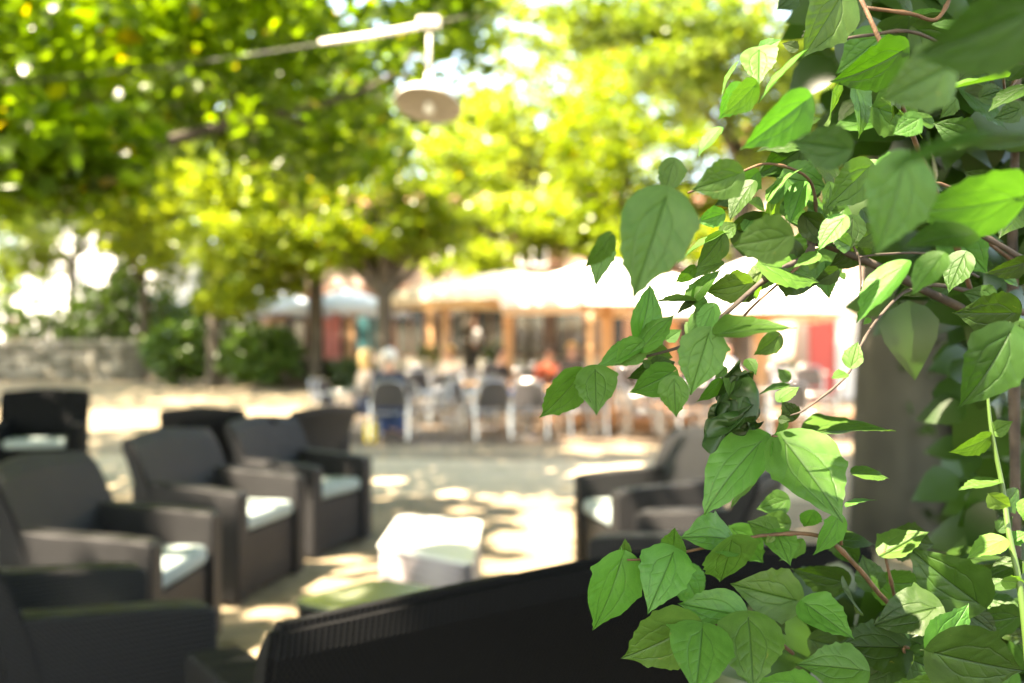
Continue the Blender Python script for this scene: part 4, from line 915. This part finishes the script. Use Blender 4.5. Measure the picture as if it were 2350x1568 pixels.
LV = [
 # lower right, in focus
 (7,345,745,222,1158,240,.86),(7,600,715,475,1015,262,.86),(7,600,712,608,592,120,.87),(7,350,738,362,645,70,.87),
 (7,885,648,660,600,215,.88),(7,890,652,845,885,225,.85),(7,1112,612,1190,770,165,.89),(7,1110,608,958,545,140,.91),(7,1098,628,1060,668,40,.88,'p'),
 (7,938,1028,625,965,205,.88),(7,1212,952,870,870,225,.9),(7,1262,968,1505,1142,255,.87),(7,700,1075,335,1288,215,.85),(7,745,1095,720,1410,340,.84),
 (7,975,1040,1010,1400,315,.86),(7,1155,155,1478,552,400,.86),(7,1038,158,680,515,220,.87),(7,1290,110,1712,92,150,.93),(7,1505,318,1692,320,66,.92),
 (7,1045,292,880,486,66,.92),(7,1475,480,1617,424,22,.93),(7,1165,450,1015,500,110,1.0),(7,1420,540,1320,757,130,.88),(7,1300,512,1250,612,90,.92),
 (7,1650,715,1880,587,120,.93),(7,1430,655,1632,642,90,.98,'d'),(7,2120,965,1745,705,250,.92,'d'),(7,1910,990,1575,1062,215,.9,'d'),(7,1455,900,1570,1005,150,.92,'d'),
 (7,1600,890,1540,722,105,.97,'d'),(7,1755,1190,1400,1165,245,.9,'d'),(7,1905,1212,2110,970,200,.86),(7,1905,1212,1745,1110,165,.9,'d'),(7,1905,1215,2400,1340,300,.82,'d'),
 (7,1545,1300,1212,1255,215,.86,'m'),(7,1300,1420,950,1390,210,.84,'m'),(7,1740,1240,1500,1362,165,.9,'d'),(7,1745,1232,1950,1322,140,.9,'d'),(7,2030,1400,1720,1400,170,.84,'m'),
 (7,2315,1035,2080,1085,90,.95,'d'),(7,2245,655,2050,725,95,.9,'p'),(7,2185,430,2300,512,60,.9,'p'),(7,2360,455,2345,560,60,.9,'p'),(7,2250,855,2370,872,42,.9,'p'),
 (7,1455,860,1190,800,120,1.0,'d'),(7,640,800,760,1000,150,.98),(7,900,600,1060,790,150,.98,'m'),(7,1170,570,1000,560,110,.97),(7,1430,640,1530,800,110,1.0,'d'),
 (7,1030,980,1170,1130,140,.98,'d'),(7,1290,1150,1480,1200,120,1.0,'d'),(7,1700,640,1940,700,120,1.02,'d'),(7,2300,830,2140,900,90,1.0,'d'),(7,1240,660,1130,760,70,.95),
 (7,1000,1300,900,1120,150,.95,'d'),(7,2200,960,2350,1000,120,1.0,'d'),(7,2060,1010,2250,1140,160,.95,'d'),(7,1840,900,1700,800,150,1.05,'d'),(7,2000,760,2300,700,110,1.1,'d'),
 # middle
 (4,730,185,550,742,400,.64),(4,422,398,295,610,50,.68),(4,425,440,300,666,110,.76),(4,878,750,675,745,70,.86),(4,878,755,775,815,46,.86,'d'),(4,872,752,1020,520,84,.87),
 (4,880,755,985,720,130,.87),(4,585,950,690,640,140,.85),(4,598,1010,772,810,130,.84),(4,590,985,318,1112,140,.85),(4,592,982,450,1120,110,.84),(4,345,1125,350,1372,200,.83),
 (4,262,1150,55,1430,88,.84),(4,478,1075,320,1105,60,.86),(4,988,780,905,960,100,.8),(4,965,930,848,1275,215,.78),(4,1030,930,1447,885,195,.76),
 (4,1345,945,1212,1060,88,.8),(4,1178,1075,1232,1150,78,.86),(4,765,1140,525,1287,120,.85),(4,775,1180,775,1402,120,.83),(4,1022,1190,910,1332,56,.86),(4,1100,1160,1075,1272,92,.86),
 (4,1055,1120,990,1172,55,.88),(4,1100,1118,1142,1162,44,.88),(4,648,1122,800,1085,88,.87,'d'),(4,645,1105,520,1202,45,.87,'d'),(4,1180,655,930,722,105,.87,'p'),
 (4,1215,665,1290,490,105,.92,'p'),(4,1215,672,1062,762,76,.9,'d'),(4,1222,672,1238,752,78,.88,'p'),(4,1398,395,1080,462,180,.69),(4,1300,200,1330,347,195,.87,'p'),
 (4,1300,200,1388,85,60,.87),(4,1160,360,1215,275,70,.9),(4,1035,382,1132,320,76,.89),(4,1038,382,758,512,92,.87),(4,1036,396,905,590,98,.87),(4,885,570,783,667,18,.88),
 (4,1038,275,890,332,88,.88),(4,1200,112,1045,302,115,.88,'d'),(4,1130,55,868,150,130,.72),(4,1482,118,1400,332,98,.87),(4,775,-12,720,182,125,.72),(4,1662,585,1538,672,66,.88,'d'),
 (4,1690,600,1712,640,30,.88),(4,1745,1105,1778,962,92,.86),(4,1712,1150,1635,1162,62,.86),(4,1390,1212,1225,1242,48,.9),(4,1348,1292,1462,1210,66,.88),(4,1430,1392,1365,1300,84,.88,'d'),
 (4,1350,1398,1412,1398,50,.86,'d'),(4,1382,1400,1330,1502,38,.88),(4,640,1020,780,1075,70,.9),(4,950,800,830,960,80,.88),(4,900,820,1000,770,80,.88),(4,740,960,820,900,70,.9),
 (4,860,930,940,820,90,.92),(4,640,1105,600,1075,40,.86),(4,1260,240,1190,190,80,.94),(4,930,1000,830,860,80,.93),(4,1560,500,1420,560,80,.8),(4,1700,300,1560,470,120,.78),
 (4,1520,400,1660,320,100,.9),(4,1550,230,1500,380,90,.95,'d'),(4,1400,1180,1340,1120,50,.92),
 # upper right
 (5,930,-40,695,382,255,.85),(5,1025,-25,990,226,150,.97,'d'),(5,402,320,398,532,195,.86),(5,412,322,545,248,110,.88),(5,872,592,880,832,285,.85),(5,695,645,290,962,150,.70),
 (5,1312,325,878,600,150,.84,'d'),(5,1600,420,1200,650,330,.56,'m'),(5,2150,905,1140,920,300,.42,'d'),(5,1330,1030,1180,1655,420,.56,'m'),(5,2180,60,1400,430,300,.45,'d'),
 (5,1958,470,1745,402,140,.84,'p'),(5,1962,452,2110,190,110,.84,'p'),(5,1950,500,1555,570,100,.76),(5,1862,330,1640,510,165,.92,'d'),(5,1500,800,1385,700,100,.92),(5,1365,100,1320,312,260,1.02,'d'),
 (5,1365,88,1300,-30,110,.98,'d'),(5,1385,100,1602,30,86,.95),(5,1100,1068,842,1336,150,.80),(5,960,952,595,900,200,.60,'d'),(5,480,1262,642,1010,76,.86),(5,1490,1332,1802,1240,36,.93,'p'),
 (5,2045,1260,1368,1425,95,.64),(5,1960,1240,1970,1506,260,.86,'d'),(5,282,558,160,782,84,.82),(5,372,545,188,762,56,.76),(5,255,412,130,602,28,.84),(5,672,350,368,642,100,.76),
 (5,642,312,545,270,66,.9,'d'),(5,145,830,-10,992,96,.74),(5,700,760,610,870,90,.9,'d'),(5,480,880,560,760,80,.95),(5,960,-30,1120,120,120,1.0,'d'),(5,620,-40,520,60,110,1.0,'d'),
 (5,1180,300,1080,440,80,.95),(5,1650,640,1560,760,90,.95),(5,1820,620,2000,560,110,.9,'d'),(5,2091,560,1850,700,120,.8,'d'),(5,1720,600,1900,640,90,1.0,'d'),(5,1420,760,1250,860,120,.75),
 (5,900,1130,820,1000,90,.9,'d'),(5,760,1180,700,1300,90,.95,'d'),(5,560,1300,640,1420,90,.95,'d'),(5,1380,1330,1500,1270,60,.95,'p'),(5,2060,700,1900,760,90,.85,'d'),
 (5,1750,880,1500,780,120,.9,'d'),(5,2000,300,1850,200,110,.7,'d'),(5,1700,200,1500,120,140,.8,'d'),(5,2091,430,1960,520,120,.9,'d'),(5,1900,1180,1700,1100,90,.98,'d'),
 (5,2091,1180,2030,1300,90,.95,'d'),(5,840,1420,720,1520,70,.9),(5,1150,1480,960,1568,110,.9,'m'),
 (6,1745,60,1300,90,240,.62,'d'),(6,1320,262,1013,612,160,.74),(6,1562,200,1372,442,170,.68),(6,2032,560,1640,572,170,.86,'d'),(6,2000,690,1722,1232,390,.74,'d'),(6,1710,190,1590,432,150,.86,'d'),
 (6,2095,240,1850,310,90,.9,'d'),(6,970,130,850,60,110,.86),(6,900,30,980,180,110,.9),(6,640,100,700,230,90,.95,'d'),(6,1880,250,1740,230,80,1.0,'d'),(6,1960,330,2091,380,90,.95,'d'),
 (6,2091,620,1950,640,90,.95,'d'),(6,1110,600,1060,630,34,.8),(6,1900,480,1700,420,120,.95,'d'),(6,1500,450,1650,400,90,1.0,'d'),(6,2060,640,2120,900,150,.8,'d'),
]
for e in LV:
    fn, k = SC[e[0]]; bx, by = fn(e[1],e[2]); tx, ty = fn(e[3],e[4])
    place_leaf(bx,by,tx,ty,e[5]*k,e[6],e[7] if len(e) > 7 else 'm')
# crumpled dark leaf
o = bpy.data.objects.new('leaf', crumple); COL.objects.link(o); o.parent = shrub_; o['label'] = 'dark crumpled rolled-up leaf'
B = at(1772,995,.86); T_ = at(1672,940,.85); yd = (T_-B).normalized(); nn = Vector((0,-1,.3)); nn = (nn-yd*nn.dot(yd)).normalized(); s_ = .092
o.matrix_local = Matrix.Translation(-SHO) @ Matrix.LocRotScale(B, Matrix((yd.cross(nn),yd,nn)).transposed().to_quaternion(), (s_*1.05,s_*1.2,s_))
# leaves deeper in the shrub (fill)
def fill(n, x0,x1,y0,y1,z0,z1,kinds,cond=None,wlo=.045,whi=.085):
    k = 0
    while k < n:
        bx, by, z = lr.uniform(x0,x1), lr.uniform(y0,y1), lr.uniform(z0,z1)
        if cond and not cond(bx,by): continue
        a_ = lr.uniform(-.3,3.4); L_ = lr.uniform(wlo,whi)*F/z; 
        place_leaf(bx,by,bx+L_*math.cos(a_),by+abs(L_*math.sin(a_))*.8+8, L_*lr.uniform(.35,.62), z, lr.choice(kinds)); k += 1
room = 300-NLEAF-2
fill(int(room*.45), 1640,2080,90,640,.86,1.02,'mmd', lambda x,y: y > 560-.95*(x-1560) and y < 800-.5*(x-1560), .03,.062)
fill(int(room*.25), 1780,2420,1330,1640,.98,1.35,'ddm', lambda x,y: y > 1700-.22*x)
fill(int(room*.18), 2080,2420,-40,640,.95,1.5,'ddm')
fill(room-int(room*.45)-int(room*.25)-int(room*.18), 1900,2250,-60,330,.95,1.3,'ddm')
# leaves past the first three hundred, deep inside the shrub: one joined part
def low_leaf():
    P_ = []; 
    for y_, w_ in ((0,0),(.12,.2),(.3,.31),(.52,.27),(.75,.15),(1,0)):
        P_.append((-w_,y_,.12*w_-.2*y_*y_)); P_.append((0,y_,-.2*y_*y_)); P_.append((w_,y_,.12*w_-.2*y_*y_))
    return np.array(P_), [(i*3+j,i*3+j+1,i*3+j+4,i*3+j+3) for i in range(5) for j in range(2)]
LVt, LF = low_leaf(); VV = []; FF = []; rg = np.random.default_rng(8)
def deep(n, x0,x1,y0,y1,z0,z1,cond=None):
    k = 0
    while k < n:
        bx, by, z = rg.uniform(x0,x1), rg.uniform(y0,y1), rg.uniform(z0,z1)
        if cond and not cond(bx,by): continue
        B = np.array(at(bx,by,z))-np.array(SHO); a = rg.uniform(-.4,3.5); yd = np.array([math.cos(a), rg.normal(0,.4), -abs(math.sin(a))*.8]); yd /= np.linalg.norm(yd)
        n0 = np.array([rg.normal(0,.35), -.8, .5+rg.normal(0,.25)]); n0 -= yd*n0.dot(yd); n0 /= np.linalg.norm(n0); xd = np.cross(yd,n0); L_ = rg.uniform(.05,.095)
        off = len(VV); VV.extend((B+L_*(LVt[:,:1]*xd*1.15+LVt[:,1:2]*yd+LVt[:,2:]*n0)).tolist()); FF.extend([tuple(off+i for i in f) for f in LF]); k += 1
deep(380, 1720,2500,1330,1720,1.05,1.7, lambda x,y: y > 1740-.22*x)
deep(380, 2050,2500,-120,700,1.05,1.8, lambda x,y: x > 2050+.0*y)
deep(90, 1900,2500,-160,200,1.05,1.7)
deep(150, 2180,2560,650,1330,1.3,2.2)
deep(120, 1880,2300,-200,330,1.3,2.0)
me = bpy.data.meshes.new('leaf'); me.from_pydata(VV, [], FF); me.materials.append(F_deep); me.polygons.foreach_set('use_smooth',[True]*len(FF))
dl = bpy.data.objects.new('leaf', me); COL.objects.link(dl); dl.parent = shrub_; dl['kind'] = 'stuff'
# stems
def stem(pts, r0, r1, mat=M_twig, nodes=True, nm='twig'):
    P_ = smooth_pts([at(*p_)-SHO for p_ in pts],5); n = len(P_); rs = [r0+(r1-r0)*i/(n-1) for i in range(n)]
    if nodes: rs = [r*(1.35 if i%9 == 4 else 1) for i, r in enumerate(rs)]
    MB().tube(P_, rs, 7).build(nm, mat, shrub_, True)
def cz(cr, L_): fn = SC[cr][0]; return [(*fn(x,y),z) for x,y,z in L_]
stem([(2480,1900,1.25),(2440,1300,1.15),(2380,900,1.08),(2250,740,1.02),(2120,665,.97),(1990,600,.93),(1870,556,.90)]+[(1857,585,.88),(1763,636,.87),(1634,747,.86),(1575,791,.86),(1474,821,.85)], .006, .0011, M_twig_g)
stem([(1842,603,.88),(1817,625,.87),(1720,711,.87),(1690,760,.87)], .0013, .001)
stem(cz(4,[(1640,385,.9),(1545,425,.89),(1480,520,.88)]), .0022, .0018, M_twig_g)
stem([(1870,556,.9),(1870,450,.9),(1843,400,.88),(1763,376,.86),(1696,397,.85),(1579,443,.84)], .0016, .001)
stem([(2250,740,1.02),(2180,520,.96),(2090,300,.92),(2030,122,.86),(1972,-10,.86)], .0026, .0020, M_twig)
stem([(1864,111,.9),(1922,93,.9),(1994,81,.91),(2109,77,.93),(2250,160,1.0)], .0013, .0018, M_twig_g)
stem([(1986,18,.88),(2091,32,.89),(2148,45,.9),(2184,-10,.9)], .0018, .0018)
stem([(2340,1900,1.2),(2324,564,1.1),(2328,395,1.1),(2335,-60,1.1)], .006, .004, M_twig_g)
stem(cz(6,[(1000,130,.88),(1030,190,.88),(1045,250,.88),(1050,430,.88)]), .0012, .0008, M_twig_g)
stem(cz(6,[(1040,205,.88),(1200,185,.89),(1510,190,.92),(1800,330,.98)]), .001, .0014, M_twig_g)
stem(cz(6,[(870,420,.88),(960,415,.88),(1055,420,.88)]), .0006, .0006, M_twig_g)
stem([(2120,665,.97),(2073,672,.93),(2008,740,.9),(1972,801,.88),(1940,866,.87),(1850,938,.87),(1814,954,.87)], .0016, .0008, M_twig_g)
stem(cz(6,[(2091,560,1.0),(1900,470,.98),(1600,390,.95),(1400,380,.93)]), .0035, .0015, M_twig_g)
stem(cz(6,[(2091,220,.98),(1810,60,.95),(1500,-40,.92)]), .003, .0018, M_twig_g)
stem([(2250,1500,1.08),(2060,1400,.98),(1973,1308,.92),(1908,1244,.89),(1849,1225,.885),(1766,1228,.88),(1722,1234,.875),(1586,1264,.865),(1476,1283,.86),(1439,1285,.86)], .0026, .0009, M_twig)
stem([(1931,1250,.9),(1918,1175,.89),(1850,1080,.87),(1800,1012,.865),(1772,1000,.86)], .0017, .001)
stem([(2060,1400,.98),(2042,1322,.94),(2028,1262,.93)], .0018, .0012)
stem([(1820,1500,.95),(1717,1418,.88),(1651,1434,.86),(1612,1443,.85),(1592,1435,.85)], .0018, .001)
stem([(2200,1560,1.0),(2086,1487,.9),(2077,1512,.9)], .002, .0012)
stem([(2324,600,1.08),(2240,530,.98),(2180,430,.92),(2050,420,.88)], .0022, .0012)
stem([(2350,150,.95),(2310,210,.9),(2302,160,.84)], .0016, .001)
# the tall young shoot at the right edge
shoot = thing('young_shoot', 'upright pale green shoot with small paired leaves at right edge', 'plant', SHO+Vector((.3,-.3,0)))
so3 = SHO+Vector((.3,-.3,0))
pp = [at(*p_)-so3 for p_ in cz(7,[(2160,-200,.92),(2175,0,.92),(2195,150,.92),(2245,400,.92),(2275,620,.91),(2345,1000,.9),(2420,1900,.9)])]
pp = smooth_pts(pp,5); MB().tube(pp, [.0012+.0022*i/(len(pp)-1) for i in range(len(pp))], 7).build('stem', M_stemg, shoot, True)
for e in [(2220,365,2020,395,70,'m'),(2172,140,1985,250,56,'m'),(2198,112,2295,58,90,'m'),(2250,480,2350,385,100,'d'),(2225,600,2300,530,70,'d'),(2330,770,2150,832,80,'d'),(2285,660,2380,600,70,'m')]:
    bx, by = c7(e[0],e[1]); tx, ty = c7(e[2],e[3]); place_leaf(bx,by,tx,ty,e[4]*.46,.92,e[5],parent=shoot,origin=so3)
print('leaves', NLEAF, 'objects', len(bpy.data.objects))
